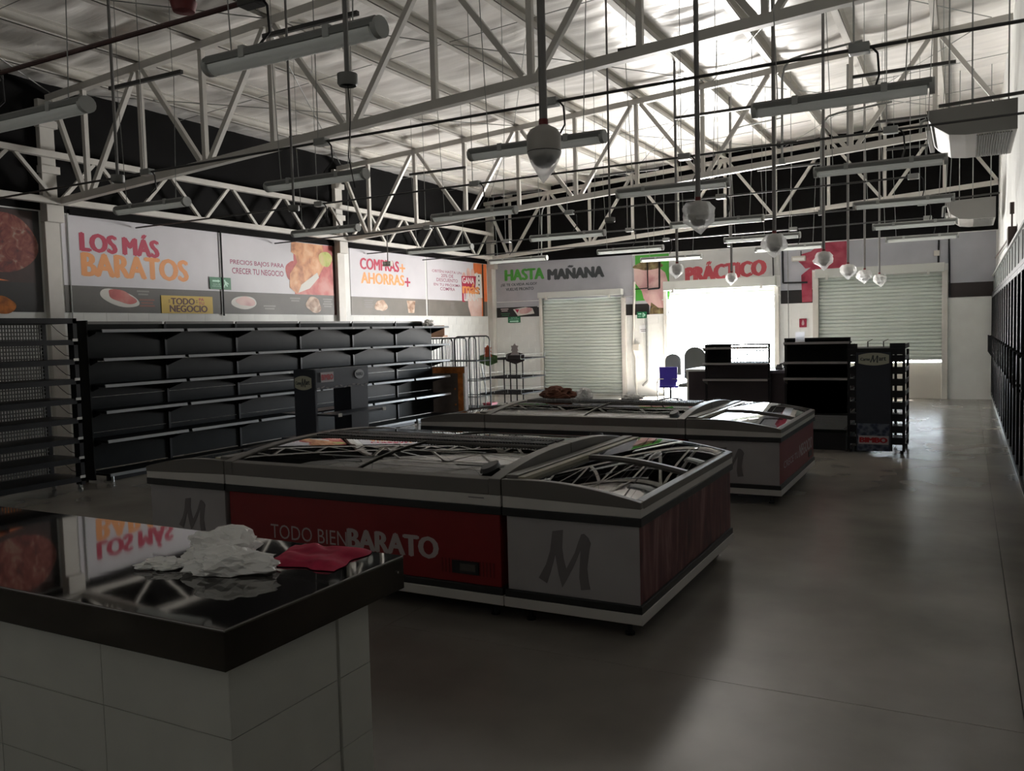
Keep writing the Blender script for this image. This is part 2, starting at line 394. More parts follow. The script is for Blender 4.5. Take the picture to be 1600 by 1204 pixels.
# far wall with its openings (door opening behind shutter 1, two windows)
D1 = (-10.46, -8.12, 0, 2.70); W1 = (-6.85, -4.15, 0, 2.72); W2 = (-3.12, -.49, .83, 2.85)
wf = struct('wall_far')
def wseg(x0, x1, z0, z1, m=wall_white, name='wall_section', y0=YF, y1=YF + .25): return M().box(x0, x1, y0, y1, z0, z1).build(name, m, wf)
wseg(XL - .2, 1.2, 3.72, 6.6, wall_black, 'upper_wall')
wseg(XL - .2, D1[0], 0, 3.72, y0=YF + .012); wseg(D1[0], D1[1], D1[3], 3.72); wseg(D1[1], W1[0], 0, 3.72, y0=YF + .012)
wseg(W1[0], W1[1], W1[3], 3.72); wseg(W1[1], W2[0], 0, 3.72, y0=YF + .012)
wseg(W2[0], W2[1], W2[3], 3.72); wseg(W2[1], 1.2, 0, 3.72)
for a, b in ((XL, D1[0]), (D1[1], W1[0]), (W1[1], W2[0])):
    wall_blocks(wf, fF(YF + .012), a, b, .5, 2.2)
    wseg(a, b, 0, .5, name='wall_lining', y1=YF + .012); wseg(a, b, 2.2, 3.72, name='wall_lining', y1=YF + .012)
# low door leaf under shutter 2, with the slits of daylight round it
M().box(W2[0], W2[1] - .0025, YF + .06, YF + .12, 0.0, .83).build('low_panel', beige, wf, bevel=.004)
M().box(W2[0] + .2, W2[1] - .2, YF + .052, YF + .06, .52, .535).build('low_panel_rib', beige, wf)
for x0, x1, zt in ((D1[0] - .09, D1[0], 2.8), (D1[1], D1[1] + .12, 2.6), (W1[0] - .1, W1[0], 2.8), (W1[1], W1[1] + .11, 2.7), (W2[0] - .13, W2[0], 3.0), (W2[1], W2[1] + .12, 2.9)):
    M().box(x0, x1, YF - .07, YF, 0, zt).build('trim', white_steel, bevel=.006)['kind'] = 'structure'
# columns
def column(x0, x1, y0, y1, top, hat):
    c = struct('column', loc=((x0 + x1) / 2, (y0 + y1) / 2, 0))
    M().box(x0, x1, y0, y1, 0, top).build('shaft', white_steel, c, world=True, bevel=.006)
    M().box(x0 + .03, x1 + .1, y0 - .02, y1 + .02, zbot(x1) - .3, zbot(x1) - .05).build('bracket', white_steel, c, world=True, bevel=.006)
    m = M()
    for z in (4.28, 4.95): m.box(x0 + .02, x1 + .05, y0 - .03, y1 + .03, z, z + .11)
    m.build('cleat', white_steel, c, world=True, kind='stuff')
for y in TY[:2]: column(XL, XL + .09, y - .21, y + .02, 5.36, 0)
column(XL, XL + .16, YF - .2, YF - .0, 5.36, 0)
M().tube((XL + .02, 8.40, 0), (XL + .02, 8.40, 3.74), .010, 6).build('trim', galv)['kind'] = 'structure'
M().tube((XL + .03, 11.42, 2.2), (XL + .03, 11.42, 3.74), .018, 6).build('trim', black_metal)['kind'] = 'structure'
M().box(XL, XL + .02, 8.45, YF - .2, 3.72, 3.80).build('trim', wall_black)['kind'] = 'structure'

# sampling guide for the sky seen through the open bay
def portal(x0, x1, z0, z1):
    l = bpy.data.lights.new('daylight_opening', 'AREA'); l.shape = 'RECTANGLE'; l.size = x1 - x0; l.size_y = z1 - z0; l.cycles.is_portal = True
    o = bpy.data.objects.new('daylight_opening', l); COL.objects.link(o); o.location = ((x0 + x1) / 2, YF + .2, (z0 + z1) / 2); o.rotation_euler = (math.radians(-90), 0, 0)
portal(W1[0], W1[1], W1[2], W1[3])

# ---- roof trusses
NX = [-11.29 + 1.205 * k for k in range(10)]
def truss(y, label):
    t = thing('roof_truss', label, 'truss', (XL, y, 3.8), group='sloping roof trusses')
    xa, xb = XL + .02, XR - .02
    M().bar((xa, y, ztop(xa)), (xb, y, ztop(xb)), .10, .10).build('top_chord', white_steel, t, world=True)
    M().bar((xa, y, zbot(xa)), (xb, y, zbot(xb)), .10, .10).build('bottom_chord', white_steel, t, world=True)
    for k, x in enumerate(NX):
        M().bar((x, y, zbot(x) + .05), (x, y, ztop(x) - .05), .065, .065).build('vertical', white_steel, t, world=True)
        xn = NX[k + 1] if k + 1 < len(NX) else None
        lo, hi = (zbot, ztop) if k % 2 == 0 else (ztop, zbot)
        if k == 0: M().bar((xa + .12, y, ztop(xa) - .06), (x - .09, y, zbot(x) + .05), .065, .065).build('diagonal', white_steel, t, world=True)
        if xn is not None:
            s = .05 if k % 2 == 0 else -.05
            M().bar((x + .09, y, lo(x) + s), (xn - .09, y, hi(xn) - s), .065, .065).build('diagonal', white_steel, t, world=True)
    x = NX[-1]; M().bar((x + .09, y, ztop(x) - .05), (xb - .02, y, zbot(xb) + .05), .065, .065).build('diagonal', white_steel, t, world=True)
truss(TY[0], 'white steel roof truss closest to the camera, crossing above the near freezer island')
truss(TY[1], 'white steel roof truss in the middle, crossing the hall beyond the far freezer island')
truss(TY[2], 'white steel roof truss against the far wall above the shutters')
# edge truss along the left wall
et = thing('edge_truss', 'white zigzag edge truss running along the left wall above the posters', 'truss', (XL + .1, 1.0, 3.86))
for z, n in ((4.54, 'top_chord'), (3.87, 'bottom_chord')): M().box(XL + .16, XL + .26, 1.0, YF - .22, z - .045, z + .045).build(n, white_steel, et, world=True)
y = 1.35; s = 0
while y < YF - .9:
    z0, z1 = (3.9, 4.5) if s % 2 == 0 else (4.5, 3.9)
    M().bar((XL + .21, y + .05, z0), (XL + .21, y + .61, z1), .05, .05).build('diagonal', white_steel, et, world=True); y += .68; s += 1

# ---- wall posters (left wall)
A = fL(XL)
def poster(label, y0, y1, v0, v1, base, band=None, bandtop=2.65, name='wall_poster', group='printed posters along the left wall'):
    t = thing(name, label, 'poster', (XL, (y0 + y1) / 2, v0), group=group)
    panel('print_sheet', A, y0, y1, (bandtop if band else v0), v1, .002, .012, base, t)
    if band: panel('lower_band', A, y0, y1, v0, bandtop, .002, .012, band, t)
    return t
def dish(t, fr, cx, cy, rx, ry, food, seed=1, rot=-.25, d=.012):
    poly('plate_picture', fr, blob(cx, cy, rx, ry, rot=rot, wob=.03, seed=seed), d, d + .0015, plate_m, t)
    poly('food_picture', fr, blob(cx + rx * .12, cy + ry * .2, rx * .72, ry * .75, rot=rot, wob=.09, seed=seed + 5), d + .0015, d + .003, food, t)
def smalltext(t, fr, u0, u1, v, n, h=.03, gap=.05, m=None, d=.012):
    for i in range(n):
        k = .1 * (i % 2) * (u1 - u0); M().prism([(u0 + k, v - i * gap), (u1 - k, v - i * gap), (u1 - k, v - i * gap + h), (u0 + k, v - i * gap + h)], lambda a, b: fr(a, b, d), lambda a, b: fr(a, b, d + .001)).build('caption_line', m or mat('caption_grey', (.20, .19, .18), .5), t, world=True)
t = poster('dark pizza poster on the left wall before the first white column', 4.4, 7.95, 2.235, 3.72, poster_black, poster_black)
panel('red_ground', A, 4.4, 7.85, 2.66, 3.70, .012, .013, mat('pizza_ground', (.028, .009, .007), .5, var=.3), t)
poly('pizza_picture', A, blob(7.35, 3.22, .55, .44, wob=.03, seed=3), .013, .0145, pizza_m, t)
poly('orange_stripe', A, [(4.6, 2.68), (7.45, 2.68), (6.5, 2.84), (4.6, 2.9)], .0145, .016, orange_print, t)
poly('bottle_picture', A, [(6.98, 2.42), (7.3, 2.42), (7.3, 2.6), (7.24, 2.66), (7.22, 2.72), (7.06, 2.72), (7.04, 2.66), (6.98, 2.6)], .0145, .016, mat('bottle_red', (.14, .012, .02), .5, var=.3, scale=6), t)
poly('burger_picture', A, blob(7.32, 2.33, .2, .13, wob=.05, seed=9), .016, .0175, rust_orange, t)
text('$', A, (6.72, 6.95, 2.2, 2.5), .018, letter_pale, t, bold=.01)
smalltext(t, A, 7.02, 7.24, 2.56, 2, .025, .05, letter_pale, .0165)

t = poster('pale poster reading LOS MÁS BARATOS on the left wall', 8.30, 11.40, 2.235, 3.72, poster_white, poster_band)
bx = pbL(125.5, 363, 245.5, 397); text('LOS MÁS', A, bx, .0135, crimson, t, bold=.035, skew=-.02)
bx = pbL(128.5, 401, 291.5, 435); text('BARATOS', A, bx, .0135, light_orange, t, bold=.035, skew=-.01)
dish(t, A, 9.25, 2.47, .36, .13, tomato_m, 4, -.22); smalltext(t, A, 9.58, 9.82, 2.58, 2); smalltext(t, A, 9.62, 9.92, 2.44, 3, m=mat('caption_red', (.22, .08, .06), .5))
t = poster('pale poster reading PRECIOS BAJOS PARA CRECER TU NEGOCIO beside breaded chicken', 11.46, 14.56, 2.235, 3.72, poster_white, poster_band)
text('PRECIOS BAJOS PARA', A, (11.64, 13.06, 3.14, 3.25), .0135, plum, t, bold=.012)
text('CRECER TU NEGOCIO', A, (11.68, 13.04, 2.99, 3.10), .0135, plum, t, bold=.012)
panel('red_ground', A, 13.35, 14.56, 2.65, 3.71, .012, .013, tomato_m, t)
poly('tomato_picture', A, blob(13.3, 3.12, .2, .2, seed=2), .013, .0142, tomato_m, t)
poly('chicken_picture', A, [(13.3, 3.71), (14.25, 3.71), (14.3, 3.3), (14.1, 3.05), (13.8, 2.78), (13.4, 2.66), (13.2, 2.78), (13.22, 3.05), (13.45, 3.3), (13.4, 3.45), (13.28, 3.5)], .0142, .0155, chicken_m, t)
poly('chicken_cut_picture', A, [(13.45, 2.68), (13.55, 2.85), (14.05, 3.12), (14.1, 3.02), (13.8, 2.78)], .0155, .0165, plate_m, t)
poly('lettuce_picture', A, blob(14.33, 3.42, .2, .17, seed=8), .0155, .017, herb_m, t)
dish(t, A, 11.95, 2.45, .33, .12, ham_m, 6, 0); smalltext(t, A, 12.45, 12.78, 2.38, 2); smalltext(t, A, 13.2, 13.5, 2.55, 2); smalltext(t, A, 14.2, 14.5, 2.55, 4)
poly('platter_picture', A, blob(13.9, 2.44, .22, .17, seed=12, wob=.1), .0165, .018, seed_m, t)
t = tag(panel('wall_poster', A, 14.56, 14.84, 2.235, 3.72, .002, .012, poster_brown, None), 'narrow dark brown poster strip just before the second white column', 'poster')
t = poster('pale poster reading COMPRAS+ AHORRAS+ on the left wall', 15.15, 18.14, 2.235, 3.72, poster_white, mat('poster_band_warm', (.17, .155, .135), .5, var=.12, scale=2))
text('COMPRAS', A, (15.52, 17.0, 3.28, 3.53), .0135, crimson, t, bold=.03); text('+', A, (17.04, 17.26, 3.28, 3.48), .0135, light_orange, t, bold=.02)
text('AHORRAS', A, (15.54, 17.2, 2.96, 3.21), .0135, light_orange, t, bold=.03); text('+', A, (17.24, 17.46, 2.94, 3.16), .0135, crimson, t, bold=.02)
smalltext(t, A, 15.6, 15.95, 2.56, 4); poly('food_picture', A, blob(16.25, 2.46, .22, .14, seed=3, wob=.12), .012, .0135, seed_m, t); poly('cup_picture', A, [(17.35, 2.3), (17.6, 2.3), (17.66, 2.6), (17.29, 2.6)], .012, .0135, seed_m, t)
t = poster('pale poster with a discount text and a hand holding a GANA más LANA card', 18.22, 21.28, 2.235, 3.72, poster_white, MATS['poster_band_warm'])
for i, (s, w) in enumerate((('OBTÉN HASTA UN', .72), ('20% DE', .3), ('DESCUENTO', .52), ('EN TU PRÓXIMA', .66), ('COMPRA', .36))):
    text(s, A, (19.18 - w, 19.18 + w, 3.36 - i * .115, 3.445 - i * .115), .0135, plum, t, bold=.004)
panel('orange_ground', A, 20.55, 21.02, 2.235, 3.71, .012, .013, orange_print, t); panel('orange_ground', A, 21.1, 21.28, 2.65, 3.71, .012, .013, orange_print, t); panel('dark_gap', A, 21.02, 21.1, 2.235, 3.71, .012, .0125, poster_black, t)
poly('forearm_picture', A, [(20.35, 2.235), (20.95, 2.235), (20.98, 2.8), (20.7, 2.95), (20.2, 2.8), (20.22, 2.5)], .013, .0142, hand_m, t)
for i, (x, h) in enumerate(((20.03, 3.42), (20.27, 3.55), (20.5, 3.54), (20.72, 3.45))):
    poly('finger_picture', A, [(x - .09, 2.9), (x + .09, 2.9), (x + .09, h - .08), (x + .05, h), (x - .05, h), (x - .09, h - .08)], .013, .0142, hand_m, t)
poly('card_picture', A, [(20.6, 2.75), (21.0, 2.75), (20.98, 3.42), (20.6, 3.42)], .0142, .0154, white_print, t)
poly('crimson_patch', A, [(19.9, 2.62), (20.05, 2.62), (20.1, 2.95), (20.6, 2.9), (20.68, 3.35), (19.9, 3.32)], .0154, .0166, crimson, t)
text('GANA', A, (19.94, 20.56, 3.13, 3.30), .0172, white_print, t, bold=.02); text('más', A, (19.95, 20.82, 2.86, 3.12), .0172, light_orange, t, bold=.05); text('LANA', A, (20.0, 20.75, 2.66, 2.85), .0172, white_print, t, bold=.02)
for i in range(5): panel('card_mark', A, 20.8, 20.86, 2.85 + i * .12, 2.9 + i * .12, .0154, .0160, dark_print, t)
smalltext(t, A, 19.3, 19.5, 2.56, 4)
# yellow sign
t = thing('yellow_sign', 'yellow sign reading TODO PA TU NEGOCIO under the BARATOS poster', 'sign', (XL, 10.6, 2.235))
y0, y1 = pbL(251, 460, 331, 488)[:2]
panel('sign_board', A, y0, y1, 2.235, 2.54, .013, .022, yellow_print, t)
w = y1 - y0
text('TODO', A, (y0 + w * .18, y0 + w * .63, 2.39, 2.50), .024, brown_print, t, bold=.03); text('NEGOCIO', A, (y0 + w * .15, y0 + w * .88, 2.26, 2.375), .024, brown_print, t, bold=.03)
text('PA\nTU', A, (y0 + w * .71, y0 + w * .82, 2.39, 2.51), .024, crimson, t, bold=.012)
for k in (.13, .66):
    for dz in (0, .03): panel('dash_mark', A, y0 + w * k, y0 + w * (k + .03), 2.425 + dz, 2.437 + dz, .022, .024, brown_print, t)
def exit_sign(label, fr, u0, u1, v0, v1, loc, mirrored=False, arrow_only=False):
    t = thing('exit_sign', label, 'sign', loc, group='green exit signs'); w, h = u1 - u0, v1 - v0
    panel('sign_board', fr, u0, u1, v0, v1, .024, .03, exit_green, t)
    if arrow_only:
        poly('arrow', fr, [(u0 + .15 * w, v0 + .14 * h), (u0 + .72 * w, v0 + .14 * h), (u0 + .72 * w, v0 + .06 * h), (u0 + .9 * w, v0 + .24 * h), (u0 + .72 * w, v0 + .42 * h), (u0 + .72 * w, v0 + .34 * h), (u0 + .15 * w, v0 + .34 * h)], .03, .032, exit_mint, t)
        text('RUTA DE\nEVACUACIÓN', fr, (u0 + .12 * w, u0 + .88 * w, v0 + .5 * h, v0 + .9 * h), .0315, exit_mint, t)
    else:
        poly('arrow', fr, [(u0 + .12 * w, v0 + .62 * h), (u0 + .38 * w, v0 + .62 * h), (u0 + .38 * w, v0 + .55 * h), (u0 + .48 * w, v0 + .69 * h), (u0 + .38 * w, v0 + .83 * h), (u0 + .38 * w, v0 + .76 * h), (u0 + .12 * w, v0 + .76 * h)], .03, .032, exit_mint, t)
        text('SALIDA DE\nEMERGENCIA', fr, (u0 + .1 * w, u0 + .52 * w, v0 + .2 * h, v0 + .48 * h), .0315, exit_mint, t)
        for a, b in ((.58, .63), (.58, .74)): pass
        panel('door_mark', fr, u0 + .57 * w, u0 + .62 * w, v0 + .18 * h, v0 + .86 * h, .03, .032, exit_mint, t)
        panel('door_mark', fr, u0 + .62 * w, u0 + .70 * w, v0 + .16 * h, v0 + .2 * h, .03, .032, exit_mint, t)
        poly('runner_mark', fr, [(u0 + a * w, v0 + b * h) for a, b in ((.66, .8), (.72, .84), (.74, .72), (.84, .58), (.9, .5), (.88, .44), (.8, .5), (.84, .26), (.79, .24), (.74, .42), (.68, .22), (.64, .24), (.7, .5))], .03, .032, exit_mint, t)
exit_sign('green exit sign with running figure on the left wall above the yellow sign', A, 11.12, 11.62, 2.68, 2.90, (XL, 11.3, 2.68))
# ---- posters on the far wall
B = fF(YF)
def fposter(label, x0, x1, v0, v1, base, name='wall_poster'):
    t = thing(name, label, 'poster', ((x0 + x1) / 2, YF, v0), group='printed posters on the far wall'); panel('print_sheet', B, x0, x1, v0, v1, .002, .012, base, t); return t
t = fposter('pale poster reading HASTA MAÑANA above the first shutter', -11.93, -7.8, 2.64, 3.72, poster_grey)
text('HASTA', B, pbF(790, 420, 849.5, 437), .0135, green_print, t, bold=.04); text('MAÑANA', B, pbF(857, 414, 943, 434.5), .0135, dark_print, t, bold=.04)
text('¿SE TE OLVIDA ALGO?', B, pbF(783, 442, 839, 447), .0135, dark_print, t, bold=.02); text('VUELVE PRONTO', B, pbF(791, 449, 834, 453.5), .0135, dark_print, t, bold=.02)
t = fposter('small dark poster of a wrapped chicken tray beside the first shutter', -11.93, -10.56, 2.19, 2.62, poster_grey)
panel('dark_band', B, -11.93, -10.56, 2.19, 2.47, .012, .0135, poster_black, t)
poly('tray_picture', B, [(-11.4, 2.41), (-11.25, 2.22), (-10.72, 2.27), (-10.78, 2.42), (-11.0, 2.46)], .0135, .0145, plate_m, t)
poly('chicken_picture', B, blob(-11.0, 2.36, .2, .085, rot=.15, seed=4), .0145, .0155, ham_m, t); poly('label_picture', B, [(-11.34, 2.41), (-11.26, 2.3), (-11.2, 2.4)], .0145, .0155, crimson, t)
smalltext(t, B, -11.8, -11.55, 2.41, 2, m=letter_pale, d=.0135); smalltext(t, B, -11.8, -11.5, 2.28, 2, m=mat('caption_green', (.02, .10, .05), .5), d=.0135)
t = fposter('poster of a raw poultry piece on green between the shutter and the bright window', -7.79, -6.80, 2.13, 3.70, poster_grey)
panel('print_sheet', B, -8.0, -7.79, 2.13, 2.62, .002, .012, poster_grey, t)
panel('green_ground', B, -7.72, -6.80, 2.5, 3.69, .012, .013, green_print, t); panel('dark_band', B, -8.0, -7.35, 2.13, 2.42, .012, .013, poster_black, t)
poly('poultry_picture', B, [(-7.76, 3.35), (-7.2, 3.45), (-6.9, 3.2), (-6.83, 2.95), (-6.95, 2.85), (-6.85, 2.2), (-7.2, 2.2), (-7.5, 2.55), (-7.55, 2.75), (-7.75, 3.0)], .0135, .0145, ham_m, t)
poly('herb_picture', B, blob(-7.35, 3.42, .42, .12, rot=.1, seed=5, wob=.12), .0145, .0155, herb_brown, t); poly('herb_picture', B, [(-7.35, 2.14), (-6.83, 2.14), (-6.86, 2.28), (-7.1, 2.3), (-7.3, 2.45)], .0145, .0155, herb_brown, t)
t = fposter('pale poster reading PRÁCTICO above the bright open window', -6.79, -4.02, 2.98, 3.70, mat('poster_pale', (.52, .53, .52), .5, var=.05))
text('PRÁCTICO', B, pbF(1073, 406, 1195.5, 435), .0135, mat('faded_red_print', (.48, .07, .09), .5), t, bold=.04, skew=.09)
t = fposter('grey poster with a crimson cut of meat above the half-shut shutter', -4.0, .56, 3.05, 3.70, poster_grey)
for a, b in ((-4.0, -3.27), (-.35, .56)): panel('print_sheet', B, a, b, 2.28, 3.05, .002, .012, poster_grey, t)
panel('dark_band', B, -4.0, -3.26, 2.28, 2.60, .012, .013, poster_black, t); panel('dark_band', B, -.36, .56, 2.28, 2.60, .012, .013, mat('band_brownblack', (.025, .017, .017), .5), t)
poly('meat_picture', B, [(-2.44, 3.69), (-3.05, 3.69), (-3.3, 3.5), (-3.52, 3.45), (-3.6, 3.3), (-3.5, 3.2), (-3.42, 3.1), (-3.3, 3.12), (-3.52, 2.95), (-3.50, 2.3), (-3.27, 2.3), (-3.27, 3.06), (-2.44, 3.06)], .0135, .0145, berry_m, t)
exit_sign('green arrow sign under the chicken tray poster on the far wall', B, *pbF(794.5, 494.5, 814, 504), (-11.4, YF, 2.1), arrow_only=True)
exit_sign('green exit sign on the far wall under the poultry poster', B, *pbF(996, 487, 1011, 497), (-7.6, YF, 2.1))
t = thing('fire_sign', 'small red fire equipment sign on the white wall between window and shutter', 'sign', (-3.5, YF, 1.8))
u0, u1, v0, v1 = pbF(1249, 497.5, 1260.5, 511); panel('sign_board', B, u0, u1, v0, v1, .002, .012, mat('sign_red', (.30, .02, .05), .5), t)
poly('flame_mark', B, [(u0 + (u1 - u0) * a, v0 + (v1 - v0) * b) for a, b in ((.5, .9), (.66, .6), (.68, .35), (.55, .22), (.42, .22), (.32, .35), (.36, .6))], .012, .0135, mat('sign_pink', (.5, .35, .38), .5), t)
t = thing('paper_notice', 'small white paper notice under the exit sign on the far wall', 'notice', (-7.5, YF, 1.6)); u0, u1, v0, v1 = pbF(999, 508, 1012, 520)
panel('sheet', B, u0, u1, v0, v1, .002, .006, bulb_white, t); smalltext(t, B, u0 + .03, u1 - .03, v1 - .12, 2, .015, .04, m=dark_print, d=.006)
# conduits on the far wall
def wallpipe(label, pts, r, m=black_metal):
    t = thing('wall_conduit', label, 'pipe', pts[0]); M().path(pts, r, 7).build('pipe', m, t, world=True, smooth=60)
    return t
def fp(px, py, d=.04): p = aty(px, py, YF); return (p[0], YF - d, p[2])
t = wallpipe('thin dark conduit dropping beside the PRÁCTICO poster', [fp(1208, 396), fp(1209, 442)], .014)
t = wallpipe('dark square-cornered conduit on the grey poster beside the crimson meat', [fp(1223, 392), fp(1224, 442), fp(1262, 441)], .022)
t = wallpipe('thin dark conduit running down the wall between the poster and the fire sign', [fp(1231, 392), fp(1233, 540)], .009, galv)
t = wallpipe('dark conduit with a switch box above the half-shut shutter', [fp(1467, 375), fp(1466, 418)], .02)
M().box(t.location[0] - .1, t.location[0] + .02, YF - .09, YF - .02, 3.22, 3.34).build('switch_box', beige, t, world=True, bevel=.005)
t = wallpipe('dark conduit beside the half-shut shutter running down to the black band', [fp(1483, 373), fp(1484, 463)], .02)
t = wallpipe('white conduit with a box on the wall left of the bright window', [fp(992, 440), fp(990, 545), fp(994, 560), fp(996, 625)], .03, white_steel)
M().box(t.location[0] - .06, t.location[0] + .12, YF - .1, YF - .02, 1.2, 1.36).build('switch_box', beige, t, world=True, bevel=.005)
t = wallpipe('grey conduit ending in an elbow on the wall left of the bright window', [fp(1011, 497), fp(1013, 595), fp(1005, 602)], .028, galv)
t = wallpipe('dark square-cornered conduit across the poultry poster', [fp(1012, 402), fp(1013, 450), fp(990, 452)], .014)
t = wallpipe('thicker dark conduit across the poultry poster with a foot towards the window', [fp(1031, 402), fp(1031, 450), fp(1013, 452)], .022)
wallpipe('short thin rod above the emergency lamp box on the grey poster', [fp(1252, 392), fp(1252, 402)], .01); 
t = thing('wall_lamp', 'small beige emergency lamp box on the grey poster beside the meat', 'lamp', (-3.55, YF - .1, 3.28)); p = fp(1250, 404, 0)
M().box(p[0] - .18, p[0] + .14, YF - .12, YF - .013, p[2] - .06, p[2] + .06).build('lamp_box', beige, t, world=True, bevel=.01); M().box(p[0] - .15, p[0] + .11, YF - .125, YF - .12, p[2] - .04, p[2] + .02).build('lamp_cover', white_print, t, world=True)

# ---- roller shutters
def shutter(label, x0, x1, z0, z1, boxh, nslat, name='roller_shutter'):
    t = thing(name, label, 'shutter', ((x0 + x1) / 2, YF, z0), group='grey roller shutters')
    if nslat:
        h = (z1 - z0) / nslat
        s0 = M().prism([(0, 0), (.004, .002), (.024, .012), (.032, h * .4), (.032, h * .75), (.024, h - .008), (.004, h - .001), (0, h)], lambda a, b: (x0 - (x0 + x1) / 2, .05 - a, b), lambda a, b: (x1 - (x0 + x1) / 2, .05 - a, b)).build('slat', shutter_m, t)
        for k in range(1, nslat): again(s0, 'slat', t, (0, 0, k * h))
        M().box(x0, x1, YF + .01, YF + .07, z0 - .05, z0).build('bottom_bar', shutter_box, t, world=True)
    M().box(x0 - .06, x1 + .06, YF - .22, YF - .005, z1, z1 + boxh).build('hood', shutter_box, t, world=True, bevel=.012)
    for x in (x0 + .18, x1 - .3):
        m = M().box(x, x + .06, YF - .25, YF - .2, z1 - .06, z1 + .05); m.build('bracket', tag_white, t, world=True)
    for x, s in ((x0, -1), (x1, 1)):
        m = M(); m.box(x - .04 * (s < 0), x + .04 * (s > 0), YF - .03, YF + .04, 0 if z0 < .1 else z0 - .1, z1); m.build('guide_rail', shutter_box, t, world=True)
        M().tube((x - .1 * s, YF - .05, z1 - .22), (x + .14 * s, YF - .05, z1 - .22), .016, 6).build('lock_pin', tag_white, t, world=True)
    return t
shutter('tall grey roller shutter closed to the floor under the HASTA MAÑANA poster', D1[0], D1[1], .05, 2.68, .16, 31)
shutter('wide grey roller shutter half shut above a low cream panel', W2[0], W2[1], .93, 2.86, .2, 23)
shutter('rolled-up grey shutter hood above the bright open window', W1[0], W1[1], 2.62, 2.72, .24, 1)

# ================================================================== FREEZER ISLANDS
def ring(m, x0, x1, y0, y1, z0, z1, t=.04):
    vs = []
    for z in (z0, z1):
        vs += [(x0, y0, z), (x1, y0, z), (x1, y1, z), (x0, y1, z), (x0 + t, y0 + t, z), (x1 - t, y0 + t, z), (x1 - t, y1 - t, z), (x0 + t, y1 - t, z)]
    fs = []
    for i in range(4):
        j = (i + 1) % 4
        fs += [(i, j, 8 + j, 8 + i), (4 + i, 12 + i, 12 + j, 4 + j), (8 + i, 8 + j, 12 + j, 12 + i), (i, 4 + i, 4 + j, j)]
    return m.add(vs, fs)
MLOGO = [(440, 612), (498, 600), (492, 700), (500, 765), (512, 812), (560, 720), (580, 660), (597, 615), (612, 611), (634, 630), (648, 660), (640, 690), (625, 800), (632, 870), (640, 910), (590, 920), (582, 850), (586, 780), (592, 700), (560, 780), (520, 860), (488, 918), (470, 850), (460, 790), (453, 740), (425, 840), (403, 905), (357, 880), (400, 800), (425, 720)]
def logo(fr, u0, u1, v0, v1, d, m, parent):
    poly('letter_logo', fr, [(u0 + (u1 - u0) * (x - 355) / 295, v1 - (v1 - v0) * (y - 600) / 320) for x, y in MLOGO], d, d + .002, m, parent)
def freezer_shell(t, x0, x1, y0, y1, body, zs):
    g = .004
    x0 += g; x1 -= g; y0 += g; y1 -= g
    for n, z0, z1, m, i in (('base', .10, .16, freezer_white, 0), ('lower_band', .16, .205, freezer_black, .004), ('cabinet', .205, .655, body, .02), ('upper_band', .655, .705, freezer_black, .0), ('white_rim', .705, .775, freezer_white, .003)):
        ring(M(), x0 + i, x1 - i, y0 + i, y1 - i, z0 * zs, z1 * zs, .05).build(n, m, t, world=True, bevel=.004)
    M().box(x0 + .03, x1 - .03, y0 + .03, y1 - .03, .12 * zs, .40 * zs).build('liner', liner, t, world=True)
    for x in (x0 + .12, x1 - .12):
        for y in (y0 + .12, y1 - .12):
            m = M(); m.tube((x, y, 0), (x, y, .015), .03, 8); m.tube((x, y, .012), (x, y, .11), .015, 8); m.build('foot', black_metal, t, world=True, smooth=40)
def end_cap(label, xi, xo, y0, y1, zs, group):
    t = thing('island_freezer', label, 'freezer', ((xi + xo) / 2, (y0 + y1) / 2, 0), group=group)
    lo, hi = min(xi, xo), max(xi, xo)
    freezer_shell(t, lo, hi, y0, y1, freezer_print_white, zs)
    zt = lambda a: (.875 - .082 * a + .034 * math.sin(math.pi * min(1, max(0, a)))) * zs
    X = lambda a: xi + (xo - xi) * a
    zb = .775 * zs; N = 14
    prof = [(a / N, zt(a / N)) for a in range(N + 1)]
    for n, ya, yb in (('front_frame', y0 + .004, y0 + .055), ('rear_frame', y1 - .055, y1 - .004)):
        pts = [(0.005, zb)] + [(min(.995, max(.005, a)), z) for a, z in prof] + [(.995, zb - .02)]
        M().prism(pts, lambda a, z: (X(a), ya, z), lambda a, z: (X(a), yb, z)).build(n, grey_frame, t, world=True, bevel=.004)
    def strip(n, a0, a1, ya, yb, dz, th, m, k=6, **kw):
        pts = [(a0 + (a1 - a0) * i / k, zt(a0 + (a1 - a0) * i / k) + dz) for i in range(k + 1)]; pts += [(a, z - th) for a, z in pts[::-1]]
        return M().prism(pts, lambda a, z: (X(a), ya, z), lambda a, z: (X(a), yb, z)).build(n, m, t, world=True, **kw)
    strip('inner_rail', .01, .10, y0 + .055, y1 - .055, .02, .10, grey_frame, bevel=.005)
    strip('rail_highlight', .105, .16, y0 + .055, y1 - .055, .010, .03, mat('rail_pale', (.36, .33, .25), .3))  # yellowish highlight along the rail, put into the colour of a pale strip
    strip('outer_rail', .945, .995, y0 + .055, y1 - .055, .0, .045, grey_frame, k=2, bevel=.004)
    ym = (y0 + y1) / 2
    strip('glass_lid', .16, .945, y0 + .055, ym + .02, -.012, .005, lid_glass, k=12, smooth=30)
    strip('glass_lid', .16, .945, ym - .02, y1 - .055, .004, .005, lid_glass, k=12, smooth=30)
    strip('lid_divider', .16, .945, ym - .03, ym + .012, .006, .022, grey_frame, k=12)
    strip('lid_edge', .17, .94, y0 + .056, y0 + .075, -.008, .012, freezer_black, k=12)
    return t
